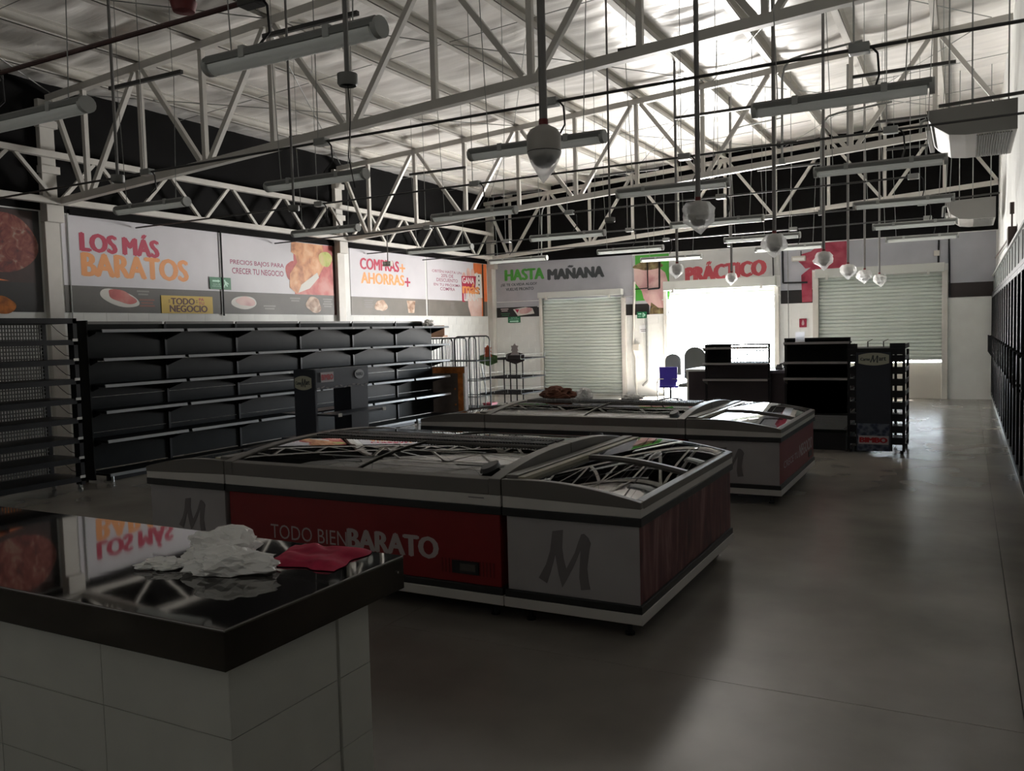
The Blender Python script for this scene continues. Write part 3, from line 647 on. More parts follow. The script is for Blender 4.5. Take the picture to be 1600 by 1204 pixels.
def centre_unit(label, x0, x1, yf, ym, zs, group):
    """yf outer face, ym where the two units meet"""
    t = thing('island_freezer', label, 'freezer', ((x0 + x1) / 2, (yf + ym) / 2, 0), group=group)
    freezer_shell(t, x0, x1, min(yf, ym), max(yf, ym), freezer_red, zs)
    zt = lambda b: (.868 + .090 * (1 - (1 - min(1, max(0, b))) ** 2.5)) * zs
    Y = lambda b: yf + (ym - yf) * b
    zb = .775 * zs
    def strip(n, b0, b1, xa, xb, dz, th, m, k=12, **kw):
        pts = [(b0 + (b1 - b0) * i / k, zt(b0 + (b1 - b0) * i / k) + dz) for i in range(k + 1)]; pts += [(b, (z - th) if th else zb) for b, z in pts[::-1]]
        return M().prism(pts, lambda b, z: (xa, Y(b), z), lambda b, z: (xb, Y(b), z)).build(n, m, t, world=True, **kw)
    strip('end_frame', .003, .995, x0 + .004, x0 + .085, .006, 0, grey_frame, bevel=.004)
    strip('end_frame', .003, .995, x1 - .085, x1 - .004, .006, 0, grey_frame, bevel=.004)
    strip('front_frame', .003, .055, x0 + .085, x1 - .085, 0, 0, grey_frame, k=2, bevel=.004)
    xm = (x0 + x1) / 2
    strip('glass_lid', .055, .84, x0 + .085, xm + .03, -.004, .005, lid_glass, smooth=30)
    strip('glass_lid', .055, .84, xm - .03, x1 - .085, -.012, .005, lid_glass, smooth=30)
    strip('lid_divider', .055, .84, xm + .022, xm + .03, -.001, .009, grey_frame)
    strip('ridge', .84, .995, x0 + .085, x1 - .085, .0, .04, grey_frame, k=3)
    v = M(); n = int((x1 - x0 - .2) / .024)
    for i in range(n):
        x = x0 + .1 + i * .024; v.box(x, x + .012, Y(.86) if ym > yf else Y(.985), Y(.985) if ym > yf else Y(.86), zt(.92) - .005, zt(.92) + .012)
    v.build('vent_grille', freezer_black, t, world=True, kind='stuff')
    h = M(); b = .17
    pts = blob(0, 0, .105, .045, n=20, wob=0)
    h.prism(pts, lambda u, w: (x1 - .17 + w * 1.0, Y(b) + u, zt(b + u * .9 * (1 if ym > yf else -1)) + .003), lambda u, w: (x1 - .17 + w * .8, Y(b) + u * .9, zt(b + u * .8 * (1 if ym > yf else -1)) + .028))
    h.build('handle', freezer_black, t, world=True, smooth=50)
    return t
def island(x0, j0, j1, x1, y0, y1, zs, word, group):
    ym = (y0 + y1) / 2
    c1 = end_cap(f'white end-cap freezer at the left end of the {word} freezer island', j0, x0, y0, y1, zs, group)
    c2 = end_cap(f'white end-cap freezer at the right end of the {word} freezer island', j1, x1, y0, y1, zs, group)
    m1 = centre_unit(f'long red chest freezer on the camera side of the {word} island', j0, j1, y0, ym, zs, group)
    m2 = centre_unit(f'long chest freezer on the rear side of the {word} island', j0, j1, y1, ym, zs, group)
    return c1, c2, m1, m2
FY1, FY2 = 4.42, 8.43
c1, c2, m1, m2 = island(-5.60, -4.76, -2.46, -1.575, FY1, 6.53, 1.0, 'near', 'freezers of the near island')
fr = lambda u, v, d: (u, FY1 + .024 - d, v)
def pf(a, b, c, d, Y): return pbF(a, b, c, d, Y)
u0, u1, v0, v1 = pf(838, 829, 922, 920, FY1); logo(fr, u0, u1, v0, v1, .001, print_grey, c2)
u0, u1, v0, v1 = pf(275, 771, 318, 832, FY1); logo(fr, u0, u1, .33, .575, .001, print_grey, c1)
for i in range(6):
    for k in (0, 1):
        x = -5.40 + i * .105; panel('louver_slot', fr, x, x + .06, .225 + k * .03, .238 + k * .03, .001, .003, freezer_black, c1)
u0, u1, v0, v1 = pf(420, 819, 538, 849, FY1); text('TODO BIEN', fr, (u0, u1, .345, .445), .002, letter_pale, m1, bold=-.004, skew=-.0)
u0, u1, v0, v1 = pf(541, 824, 680, 870, FY1); text('BARATO', fr, (u0, u1, .335, .470), .002, letter_pale, m1, bold=.035)
u0, u1, v0, v1 = pf(688, 878, 768, 910, FY1)
for i in range(16):
    x = u0 + (u1 - u0) * i / 15; panel('louver_slot', fr, x, x + .008, .26, .35, .001, .003, mat('slot_dark', (.12, .006, .008), .6), m1)
panel('control_box', fr, u0 + .08, u1 - .1, .265, .345, .003, .012, freezer_black, m1); panel('control_screen', fr, u0 + .14, u1 - .12, .285, .33, .012, .014, mat('screen_dark', (.09, .08, .075), .2), m1)
panel('maker_plate', lambda u, v, d: (u, FY1 + .007 - d, v), -2.69, -2.58, .75, .756, .0, .003, print_grey, m1)
fr = lambda u, v, d: (-1.575 - .024 + d, u, v)
panel('meat_print', fr, FY1 + .03, 6.50, .21, .65, .0005, .003, meat_m, c2)
c1, c2, m1, m2 = island(-5.77, -4.88, -2.52, -1.57, FY2, 10.53, .945, 'far', 'freezers of the far island')
fr = lambda u, v, d: (u, FY2 + .024 - d, v)
for cx, c in ((-2.1, c2), (-5.35, c1)): logo(fr, cx - .17, cx + .17, .26, .555, .001, print_grey, c)
text('TODO BIEN', fr, (-4.3, -3.75, .33, .42), .002, letter_pale, m1); text('BARATO', fr, (-3.72, -3.0, .32, .44), .002, letter_pale, m1, bold=.035)
fr = lambda u, v, d: (-1.57 - .024 + d, u, v)
panel('red_print', fr, FY2 + .03, 10.50, .20, .615, .0005, .003, freezer_red, c2)
text('CRECE TU', fr, (FY2 + .22, FY2 + 1.05, .33, .40), .0045, letter_pale, c2, bold=.01); text('NEGOCIO', fr, (FY2 + 1.12, FY2 + 1.98, .32, .45), .0045, letter_pale, c2, bold=.03)
panel('control_box', fr, FY2 + 1.72, FY2 + 1.95, .235, .30, .003, .008, freezer_black, c2)

# ================================================================== COUNTER IN FRONT
t = thing('service_counter', 'white tiled counter with a polished steel top in front of the camera', 'counter', (-3.4, 2.2, 0))
x0, x1, y0, y1 = -4.9, -1.92, 1.755, 2.665
def ctop(s, q):
    return 0
M().box(x0, x1, y0, y1, .889, .90).build('steel_top', steel, t, world=True, bevel=.004)
ring(M(), x0 + .002, x1 - .002, y0 + .002, y1 - .002, .772, .889, .03).build('edge_band', steel_edge, t, world=True)
M().box(x0 + .04, -2.0, 1.84, 2.52, 0, .888).build('core', grout_m, t, world=True)
def tiles(fr, cuts_u, cuts_v):
    for a, b_ in zip(cuts_u[:-1], cuts_u[1:]):
        for c, d in zip(cuts_v[:-1], cuts_v[1:]):
            M().prism([(a + .0015, c + .0015), (b_ - .0015, c + .0015), (b_ - .0015, d - .0015), (a + .0015, d - .0015)], lambda u, v: fr(u, v, 0), lambda u, v: fr(u, v, .012)).build('tile', tile_m, t, world=True)
tiles(lambda u, v, d: (u, 1.84 - d, v), [-1.988 - .6 * k for k in range(6)][:5][::-1], [0, .26, .52, .775])
tiles(lambda u, v, d: (-2.0 + d, u, v), [1.828, 2.33], [0, .26, .52, .775])
tiles(lambda u, v, d: (-2.0 + d, u, v), [2.345, 2.52], [0, .26, .52, .775])
M().tube((-1.925, 2.62, .845), (-1.9165, 2.62, .845), .005, 8).build('screw', chrome, t, world=True)
def crumple(label, name, cat, c, rx, ry, h, m, seed, rz=0, sub=4, rough=.35, group=None, flat=.0):
    bm = bmesh.new(); bmesh.ops.create_icosphere(bm, subdivisions=sub, radius=1)
    for v in bm.verts:
        p = v.co.copy(); k = 1 + rough * 1.2 * noise.noise(p * 1.6 + Vector((seed, 0, 0))) - rough * 1.3 * abs(noise.noise(p * 2.9 + Vector((0, seed, 0)))) + rough * .5 * abs(noise.noise(p * 6.5 + Vector((0, 0, seed))))
        z = p.z * k
        z = max(z, -.55); z = (z + .55) / 1.55
        v.co = Vector((p.x * k * rx, p.y * k * ry, max(0, z) * h))
    me = bpy.data.meshes.new(name); bm.to_mesh(me); bm.free(); me.materials.append(m)
    me.polygons.foreach_set('use_smooth', [True] * len(me.polygons)); me.set_sharp_from_angle(angle=math.radians(16))
    o = bpy.data.objects.new(name, me); COL.objects.link(o); o.location = c; o.rotation_euler = (0, 0, rz)
    return tag(o, label, cat, group)
crumple('taller crumpled white plastic bag on the steel counter', 'plastic_bag', 'bag', (-2.57, 2.36, .902), .16, .105, .115, bag_white, 3.1, .3, group='plastic bags on the counter')
crumple('low crumpled white plastic bag at the front of the bags on the steel counter', 'plastic_bag', 'bag', (-2.37, 2.22, .902), .17, .08, .095, bag_white, 8.7, .45, group='plastic bags on the counter')
crumple('small wisp of clear plastic bag beside the white bags on the counter', 'plastic_bag', 'bag', (-2.66, 2.16, .902), .09, .045, .04, bag_white, 5.2, .5, group='plastic bags on the counter')
def cloth(u, v):
    q = [(-2.33, 2.34), (-2.02, 2.37), (-2.07, 2.66), (-2.43, 2.62)]
    a, b_, c, d = [Vector(p) for p in q]; p = (a * (1 - u) + b_ * u) * (1 - v) + (d * (1 - u) + c * u) * v
    e = min(u, 1 - u, v, 1 - v); wob = noise.noise(Vector((u * 5, v * 5, 1.3)))
    p += Vector((noise.noise(Vector((u * 3, v * 3, 9))), noise.noise(Vector((u * 3, v * 3, 4))))) * .025
    return (p.x, p.y, .903 + .018 * min(1, e * 7) + .012 * wob * min(1, e * 8))
o = M().grid(34, 28, cloth); n = len(o.v); o.v += [(x, y, .902) for x, y, z in o.v]
o = o.build('cleaning_cloth', red_cloth_m, smooth=60); tag(o, 'folded crimson cloth at the far corner of the steel counter', 'cloth')

# ================================================================== GONDOLA SHELVES ALONG THE LEFT
def gondola(y0, y1, label, first=False):
    t = thing('gondola_shelf', label, 'shelving', (-9.72, (y0 + y1) / 2, 0), group='bays of the long black gondola')
    L = y1 - y0
    for y in ((y0 + .02,) if not first else (y0 + .02,)):
        M().box(-9.99, -9.93, y - .018, y + .018, 0, 2.0).build('upright', black_metal, t, world=True)
    zc = [.12, .60, 1.06, 1.52, 2.03]
    for a, b_ in zip(zc[:-1], zc[1:]): M().box(-9.975, -9.955, y0 + .045, y1 - .008, a, b_ - .006).build('back_panel', black_panel, t, world=True)
    M().box(-9.965, -9.95, y0 + .045, y1 - .01, 2.0, 2.035).build('top_rail', grey_frame, t, world=True)
    for z in (.53, .90, 1.23, 1.56, 1.92):
        pr = [(-9.955, z + .0), (-9.51, z + .0), (-9.51, z - .03), (-9.6, z - .028), (-9.955, z - .022)]
        s = M().prism(pr, lambda a, b_: (a, y0 + .02, b_), lambda a, b_: (a, y1 - .012, b_)).build('shelf', black_panel, t, world=True)
        M().prism([(-9.509, z + .004), (-9.499, z + .001), (-9.491, z - .034), (-9.501, z - .036)], lambda a, b_: (a, y0 + .03, b_), lambda a, b_: (a, y1 - .035, b_)).build('price_rail', price_rail, t, world=True)
        for y in (y0 + .03, y1 - .03):
            M().prism([(-9.95, z - .022), (-9.62, z - .026), (-9.62, z - .045), (-9.95, z - .15)], lambda a, b_: (a, y - .002, b_), lambda a, b_: (a, y + .002, b_)).build('bracket', black_metal, t, world=True)
    M().box(-9.96, -9.49, y0 + .02, y1 - .012, .08, .105).build('base_shelf', black_panel, t, world=True)
    M().box(-9.50, -9.488, y0 + .03, y1 - .035, .07, .108).build('base_rail', price_rail, t, world=True)
    M().box(-9.56, -9.54, y0 + .02, y1 - .012, 0.015, .08).build('kick_plate', black_metal, t, world=True)
    for y in (y0 + .08,): M().tube((-9.52, y, 0), (-9.52, y, .075), .018, 8).build('levelling_foot', galv, t, world=True)
GY = [6.95, 8.27, 9.59, 11.02, 12.42, 13.76, 15.08]
for i, (a, b_) in enumerate(zip(GY[:-1], GY[1:])):
    od = ['first', 'second', 'third', 'fourth', 'fifth', 'sixth'][i]
    gondola(a, b_, f'{od} empty bay of the black gondola counted from the dark mesh rack', i == 0)
t = thing('gondola_end_panel', 'dark side panel closing the camera end of the black gondola', 'panel', (-9.75, 6.93, 0))
M().box(-9.99, -9.72, 6.925, 6.945, .02, 2.04).build('sheet', black_panel, t, world=True)
# dark mesh rack
t = thing('mesh_rack', 'dark mesh-backed display rack on casters at the left edge beside the gondola', 'rack', (-9.45, 5.4, 0))
ry0, ry1, rx0, rx1 = 4.3, 6.43, -9.78, -9.20
for x, y in ((rx1, ry1), (rx0, ry1), (rx1, ry0), (rx0, ry0)):
    w = .10 if x == rx1 else .07
    M().box(x - w, x, y - .05, y, .09, 2.05).build('post', black_metal, t, world=True)
M().box(rx0, rx1, ry0, ry1, 1.99, 2.05).build('top_frame', black_metal, t, world=True)
zz = [1.80, 1.57, 1.34, 1.11, .88, .645, .415, .19]
for z in zz:
    s = M(); s.box(rx0, rx1, ry0 + .0, ry1, z - .06, z).build('shelf', black_metal, t, world=True)
    M().box(rx1, rx1 + .006, ry1 - .065, ry1 + .0, z - .018, z + .012).build('price_tag', tag_white, t, world=True)
    M().path([(rx0 + .1, ry1 + .004, z + .19), (rx0 + .2, ry1 + .004, z + .12), (rx0 + .33, ry1 + .004, z + .05), (rx1 - .12, ry1 + .004, z + .03)], .004, 5).build('side_wire', black_metal, t, world=True)
m = M(); 
y = ry0 + .05
while y < ry1 - .08: m.box(rx0 - .004, rx0 + .004, y, y + .014, .12, 2.0); y += .035
z = .14
while z < 1.99: m.box(rx0 - .006, rx0 - .002, ry0, ry1 - .05, z, z + .014); z += .045
m.build('mesh_back', meshback, t, world=True, kind='stuff')
for y in (ry1 - .04, ry0 + .04):
    for x in (rx1 - .04, rx0 + .04):
        c = M(); c.tube((x, y - .012, .035), (x, y + .012, .035), .035, 12); c.build('caster', galv, t, world=True, smooth=40)
        M().box(x - .012, x + .012, y - .02, y + .02, .035, .10).build('caster_fork', galv, t, world=True)

# ================================================================== BREAD DISPLAY RACKS
def plaque(t, fr, u0, u1, v0, v1, d):
    w, h = u1 - u0, v1 - v0; mx = (u0 + u1) / 2
    pts = []
    for i in range(9): a = i / 8; pts.append((u0 + w * a, v1 - h * .18 * (2 * a - 1) ** 2))
    for i in range(9): a = 1 - i / 8; pts.append((u0 + w * a, v0 + h * .18 * (2 * a - 1) ** 2))
    poly('plaque', fr, pts, d, d + .006, mat('plaque_cream', (.42, .42, .33), .5), t)
    text('Carne', fr, (u0 + w * .07, mx - w * .12, v0 + h * .38, v0 + h * .62), d + .0075, dark_print, t, bold=.03)
    text('art', fr, (mx + w * .17, u1 - w * .1, v0 + h * .38, v0 + h * .66), d + .0075, dark_print, t, bold=.03)
    logo(fr, mx - w * .13, mx + w * .16, v0 + h * .2, v0 + h * .82, d + .007, dark_print, t)
t = thing('bread_rack', 'tall navy bread rack with a red and white BIMBO sign standing on the open floor', 'rack', (-1.07, 12.8, 0), group='navy bread racks')
x0, x1, y0, y1 = -1.43, -.71, 12.37, 13.25
for x in (x0, -1.30, -.90, x1 - .035):
    for y in (y0 + .02, y1 - .03): M().box(x, x + .035, y, y + .03, 0.03, 1.38).build('post', black_metal, t, world=True)
for k in range(9):
    z = .14 + k * .158
    tr = M(); tr.box(x0, x1, y0 + .02, y1, z, z + .012); tr.build('shelf', black_metal, t, world=True)
    for x in (x0, x1 - .01): M().box(x, x + .01, y0 + .02, y1, z, z + .06).build('side_rim', black_metal, t, world=True)
    for a, b_ in ((x0, -1.30), (-.90, x1)): M().box(a, b_, y0 + .015, y0 + .025, z - .02, z + .075).build('front_rim', black_metal, t, world=True)
panel('front_panel', fF(y0), -1.315, -.885, .03, 1.36, -.01, .01, navy, t); panel('header', fF(y0), x0, x1, 1.33, 1.41, -.03, .004, black_metal, t)
panel('gingham_print', fF(y0), -1.30, -.90, .03, .40, .01, .012, check_m, t)
plaque(t, fF(y0), -1.285, -.905, 1.185, 1.355, .012)
panel('sign_board', fF(y0), -1.285, -.91, .12, .235, .014, .02, mat('sign_pale', (.45, .40, .42), .5), t)
text('BIMBO', fF(y0), (-1.265, -.93, .145, .212), .022, mat('sign_letter_red', (.40, .012, .02), .5), t, bold=.06)
for x, y in ((x0 + .04, y0 + .06), (x1 - .04, y0 + .06), (x0 + .04, y1 - .05), (x1 - .04, y1 - .05)): M().tube((x, y, 0), (x, y, .04), .025, 8).build('foot', black_metal, t, world=True)
for x in (-1.2, -1.0): M().path([(x, 12.7, 1.4), (x, 12.7, 1.5), (x + .06, 12.7, 1.53)], .008, 6).build('top_hook', chrome, t, world=True)
t = thing('bread_rack', 'dark navy bread rack with two small logos standing before the black gondola', 'rack', (-6.5, 7.7, 0), group='navy bread racks')
x0, x1, y0, y1 = -6.66, -6.36, 7.28, 8.22
for y in (y0, y1 - .32): M().box(x0 + .03, x1 - .01, y, y + (.03 if y == y0 else .32), 0.02, 1.36).build('side_panel', navy, t, world=True)
panel('end_panel', fF(y0), x0, x1, .02, 1.40, 0, .015, navy, t); panel('header', fL(x1), y0, y1, 1.17, 1.40, -.03, .004, navy, t)
plaque(t, fF(y0), x0 + .02, x1 - .04, 1.17, 1.33, .016)
Q = fL(x1)
panel('red_sign', Q, 7.36, 7.58, 1.25, 1.36, .004, .01, mat('sign_pale', (.45, .40, .42), .5), t); text('BIMBO', Q, (7.375, 7.565, 1.275, 1.335), .0115, MATS['sign_letter_red'], t, bold=.06)
poly('oval_sign', Q, blob(8.05, 1.31, .085, .055, wob=0), .004, .01, mat('sign_oval', (.42, .43, .46), .5), t); text('MARINELA', Q, (7.985, 8.115, 1.29, 1.33), .0115, navy, t, bold=.02)
for k in range(12): poly('wheat_mark', Q, blob(7.32 + k * .078, 1.185 + .012 * math.sin(k * 1.7), .03, .008, n=10, rot=.25 * math.sin(k * 2.3), wob=.1, seed=k), .004, .006, print_grey, t)
for z in (.62, .90):
    M().box(x1 - .02, -6.10, y0 + .03, y1 - .02, z - .02, z).build('shelf', navy, t, world=True); M().box(x0 - .26, x0 + .04, y0 + .03, y1 - .02, z - .02, z).build('shelf', navy, t, world=True)
    for y in (y0 + .05, y1 - .08): M().box(-6.10, -6.092, y, y + .06, z - .028, z + .01).build('price_tag', tag_white, t, world=True)

# ================================================================== FAR LEFT CORNER
t = thing('roll_cage', 'tall steel roll cage with a rounded top beside the orange-edged box', 'cage', (-9.67, 16.3, 0), group='steel roll cages')
def cage(t, x0, x1, y0, y1, top, bars, rails):
    r = .016; q = .08
    for y in (y0, y1):
        pts = [(x0, y, .08), (x0, y, top - q), (x0 + q * .3, y, top - q * .3), (x0 + q, y, top), (x1 - q, y, top), (x1 - q * .3, y, top - q * .3), (x1, y, top - q), (x1, y, .08)]
        M().path(pts, r, 7).build('frame', cage_steel, t, world=True, smooth=50)
        for i in range(bars):
            x = x0 + (x1 - x0) * (i + 1) / (bars + 1); M().tube((x, y, .12), (x, y, top), .009, 6).build('bar', cage_steel, t, world=True)
        for z in rails: M().tube((x0, y, z), (x1, y, z), .011, 6).build('rail', cage_steel, t, world=True)
    for z in rails:
        for x in (x0, x1): M().tube((x, y0, z), (x, y1, z), .011, 6).build('rail', cage_steel, t, world=True)
    M().box(x0, x1, y0, y1, .10, .13).build('deck', cage_steel, t, world=True)
    for x in (x0 + .05, x1 - .05):
        for y in (y0 + .05, y1 - .05): M().tube((x, y - .015, .05), (x, y + .015, .05), .05, 10).build('caster', black_metal, t, world=True, smooth=40)
cage(t, -9.96, -9.42, 16.0, 16.6, 1.69, 3, (.12, .37, .72, 1.15))
t = thing('roll_cage', 'darker densely barred steel roll cage standing behind the gondola end', 'cage', (-10.4, 16.3, 0), group='steel roll cages')
cage(t, -10.72, -10.05, 16.05, 16.65, 1.66, 7, (.12, .75, 1.15))
t = thing('tall_board', 'tall dark brown board with orange rusty edges standing at the end of the gondola', 'board', (-9.67, 15.26, 0))
x0, x1, y0, y1 = -10.1, -9.24, 15.2, 15.32
M().box(x0, x1, y0, y1, 0, 1.07).build('body', box_brown, t, world=True, bevel=.01)
M().box(x0 + .03, x1 - .012, y0 - .006, y0, .93, 1.055).build('edge_strip', rust_orange, t, world=True); M().box(x1 - .17, x1 - .045, y0 - .006, y0, 0.02, .93).build('edge_strip', rust_orange, t, world=True); M().box(x1 - .04, x1 - .005, y0 - .004, y0, .02, .93).build('edge_strip', tile_m, t, world=True, label='pale corner strip')
for z in (.6, .27): M().tube((x1 - .24, y0 - .012, z), (x1 - .24, y0, z), .02, 10).build('bolt', rust_orange, t, world=True)
crumple('white paper bag lying on top of the gondola end', 'paper_bag', 'bag', (-9.8, 14.75, 1.925), .12, .14, .15, bag_white, 2.2)
t = tag(panel('cardboard_sheet', fF(15.9), -10.6, -10.15, 1.72, 1.95, 0, .01, mat('card_peach', (.55, .33, .22), .7), None), 'peach cardboard sheet behind the gondola end', 'cardboard')
M().box(-10.55, -10.2, 15.905, 16.1, 1.69, 1.73).build('fold', MATS['card_peach'], t)
# wire display stand
t = thing('wire_display', 'black wire display stand with three open tiers by the left corner', 'stand', (-9.4, 17.6, 0))
x0, x1, y0, y1 = -9.93, -8.85, 17.0, 18.25
for x, y in ((-9.45, 17.25), (-9.33, 17.3), (-9.42, 17.9), (-9.28, 17.95)):
    pass
for i in range(4): M().tube((-9.42 + i * .10, 17.25 + i * .12, .05), (-9.42 + i * .10, 17.25 + i * .12, 1.18), .016, 7).build('post', black_metal, t, world=True, smooth=50)
for z in (1.15, .72, .36):
    fr_ = M(); M().path([(x0, y0, z), (x1, y0, z), (x1, y1, z), (x0, y1, z), (x0, y0, z)], .014, 6).build('tier_frame', black_metal, t, world=True)
    M().path([(x0, y0, z + .1), (x1, y0, z + .1), (x1, y1, z + .1), (x0, y1, z + .1), (x0, y0, z + .1)], .004, 5).build('guard_wire', galv, t, world=True)
    w = M()
    for i in range(1, 14): y = y0 + (y1 - y0) * i / 14; w.tube((x0, y, z), (x1, y, z), .0035, 4, cap=False)
    w.build('wire_floor', black_metal, t, world=True, kind='stuff')
    for a in ((x0, y0), (-9.55, y0), (-9.2, y0), (x1, y0), (x1, 17.6), (x1, y1), (x0, y1)): M().tube((a[0], a[1], z), (a[0], a[1], z + .1), .004, 5).build('guard_post', galv, t, world=True)
M().tube((x0 + .02, y0, 1.25), (x0 + .22, y0, .0), .012, 6).build('brace', galv, t, world=True)
M().box(-9.55, -8.95, 17.1, 17.75, .0, .06).build('base', black_metal, t, world=True)
def star_sign(label, cx, Y, zc, face, star, words):
    t = thing('star_topper', label, 'sign', (cx, Y, zc - .17), group='star toppers on the wire display'); C = fF(Y)
    poly('board', C, [(cx - .24, zc + .06), (cx - .1, zc + .1), (cx + .1, zc + .1), (cx + .24, zc + .06), (cx + .24, zc - .09), (cx, zc - .17), (cx - .24, zc - .09)], 0, .012, face, t)
    pts = []
    for i in range(12):
        a = math.pi / 2 + i * math.pi / 6; r = .115 if i % 2 == 0 else .075; pts.append((cx + r * math.cos(a), zc + .2 + r * math.sin(a)))
    poly('star', C, pts, .012, .022, star, t); poly('star_foot', C, [(cx - .05, zc + .16), (cx + .05, zc + .16), (cx + .12, zc + .04), (cx - .12, zc + .04)], .012, .02, star, t)
    if words: text(words, C, (cx - .19, cx + .19, zc - .06, zc + .04), .0135, mat('sign_letter_sage', (.16, .24, .12), .5), t)
star_sign('green hexagon sign topped by a rust red star on the wire display', -9.67, 16.97, 1.17, sign_green, rust_star, 'CONTADOS\nESPECIAL')
star_sign('dark hexagon sign topped by a grey star on the wire display', -9.17, 17.35, 1.19, desk_dark, star_grey, None)
t = thing('red_crate', 'small red crate on the floor below the wire display', 'crate', (-9.9, 16.6, 0)); p = aty(761, 633, 16.7)
M().box(p[0] - .1, p[0] + .1, 16.7, 17.0, 0, max(.08, p[2] + .03)).build('body', mat('crate_pink', (.45, .06, .10), .5), t, world=True, bevel=.01); M().box(p[0] - .11, p[0] + .11, 16.69, 17.01, max(.08, p[2] + .03), max(.08, p[2] + .03) + .02).build('rim', MATS['crate_pink'], t, world=True)

# things lying on the far island
def ontop(px, py, Y): return aty(px, py, Y)
p = ontop(868, 622, 9.75); crumple('crumpled brown paper bag lying on the far freezer island', 'paper_bag', 'bag', (p[0], 9.8, .906), .22, .12, .14, card_brown, 4.4)
p = ontop(905, 622, 9.75); crumple('crumpled clear plastic bag beside the brown paper bag on the far island', 'plastic_bag', 'bag', (p[0] + .05, 9.8, .906), .11, .08, .13, bag_white, 6.1)
p = ontop(985, 627, 9.75); crumple('flat white bag lying on the far freezer island before the blue chair', 'plastic_bag', 'bag', (p[0], 9.8, .906), .14, .10, .06, bag_white, 1.1)

# ================================================================== CHECKOUT AREA
t = thing('checkout_desk', 'dark checkout desk with a white top and white left end below the bright window', 'desk', (-3.9, 16.7, 0))
x0, x1, y0, y1 = -4.86, -3.36, 16.3, 17.4
M().box(x0, x1, y0, y1, .90, .945).build('desk_top', mat('desk_white', (.70, .70, .68), .3), t, world=True, bevel=.006)
M().box(x0 + .06, x1 - .02, y0 + .02, y0 + .06, .02, .90).build('front_panel', desk_dark, t, world=True)
for a, b_ in ((y0 + .02, y0 + .22), (y1 - .28, y1 - .02)): M().box(x0 + .02, x0 + .06, a, b_, 0, .90).build('end_panel', MATS['desk_white'], t, world=True)
M().box(x0 + .02, x0 + .06, y0 + .22, y1 - .28, .72, .90).build('end_rail', MATS['desk_white'], t, world=True); M().box(x0 + .10, x1 - .02, y1 - .3, y1 - .26, .02, .9).build('rear_panel', desk_dark, t, world=True)
M().box(x1 - .06, x1 - .02, y0 + .06, y1 - .02, 0, .90).build('end_panel', desk_dark, t, world=True)
M().box(x0 - .05, x0 + .35, y0 + .25, y1 - .4, .0, .12).build('foot_rest', black_metal, t, world=True)
def candy_shelf(label, x0, x1, Y, top, zs, perf, base=None):
    t = thing('checkout_shelf', label, 'shelving', ((x0 + x1) / 2, Y + .2, 0), group='dark shelves in front of the checkouts')
    for x in (x0, x1 - .035): M().box(x, x + .035, Y + .32, Y + .38, 0, top).build('post', black_metal, t, world=True)
    M().box(x0, x1, Y + .30, Y + .38, top - .03, top).build('top_bar', black_metal, t, world=True)
    xm = x0 + (x1 - x0) * perf
    M().box(x0 + .035, xm, Y + .34, Y + .355, zs[1] if perf < 1 else .1, top - .03).build('back_panel', black_panel, t, world=True)
    if perf < 1:
        m = M(); n = int((x1 - xm - .03) / .06)
        for i in range(n + 1): m.box(xm + i * .06, xm + i * .06 + .016, Y + .34, Y + .348, zs[1], top - .03)
        z = zs[1]
        while z < top - .03: m.box(xm, x1 - .035, Y + .348, Y + .354, z, z + .014); z += .07
        m.build('mesh_back', black_metal, t, world=True, kind='stuff')
    M().box(x0 + .035, x1 - .035, Y + .34, Y + .36, .08, zs[1]).build('lower_panel', desk_dark, t, world=True)
    for z in zs:
        M().box(x0 + .04, x1 + .02, Y, Y + .34, z - .02, z).build('shelf', black_panel, t, world=True); M().box(x0 + .04, x1 + .02, Y - .008, Y, z - .032, z + .006).build('price_rail', mat('shelf_rail', (.30, .28, .28), .3), t, world=True)
        M().prism([(0, 0), (.3, 0), (.3, -.10), (.02, -.03)], lambda a, b_: (x0 + .045, Y + .02 + a, z - .02 + b_), lambda a, b_: (x0 + .05, Y + .02 + a, z - .02 + b_)).build('bracket', tag_white, t, world=True)
    return t
a = aty(1094, 540, 15.85); b_ = aty(1197, 540, 15.85)
candy_shelf('dark checkout shelf with a see-through mesh back against the bright window', a[0], b_[0], 15.85, 1.43, (1.37, 1.08, .78), .40)
a = aty(1220, 533, 14.9); b_ = aty(1325, 533, 14.9)
candy_shelf('larger dark checkout shelf beside the tall bread rack', a[0], b_[0], 14.9, 1.53, (1.46, 1.13, .86), 1.0)
t = thing('white_card', 'small white card standing on the larger dark checkout shelf', 'card', (aty(1250, 532, 14.95)[0], 14.95, 1.466)); 
M().box(-.075, .075, -.002, .002, 0, .17).build('card', film('card_paper', (.95, .96, 1.0), .97), t); M().box(-.075, .075, -.03, .03, 0, .008).build('card_foot', bulb_white, t)
t = thing('checkout_desk', 'dark low checkout desk with a glossy top between the two dark shelves', 'desk', (-2.4, 16.7, 0))
M().box(-3.3, -1.5, 16.3, 17.2, .86, .92).build('desk_top', mat('desk_top_dark', (.10, .09, .11), .2), t, world=True, bevel=.006); M().box(-3.24, -1.56, 16.34, 16.4, .02, .86).build('front_panel', desk_dark, t, world=True)
for x in (-3.26, -1.58): M().box(x, x + .04, 16.4, 17.16, 0, .86).build('end_panel', desk_dark, t, world=True)
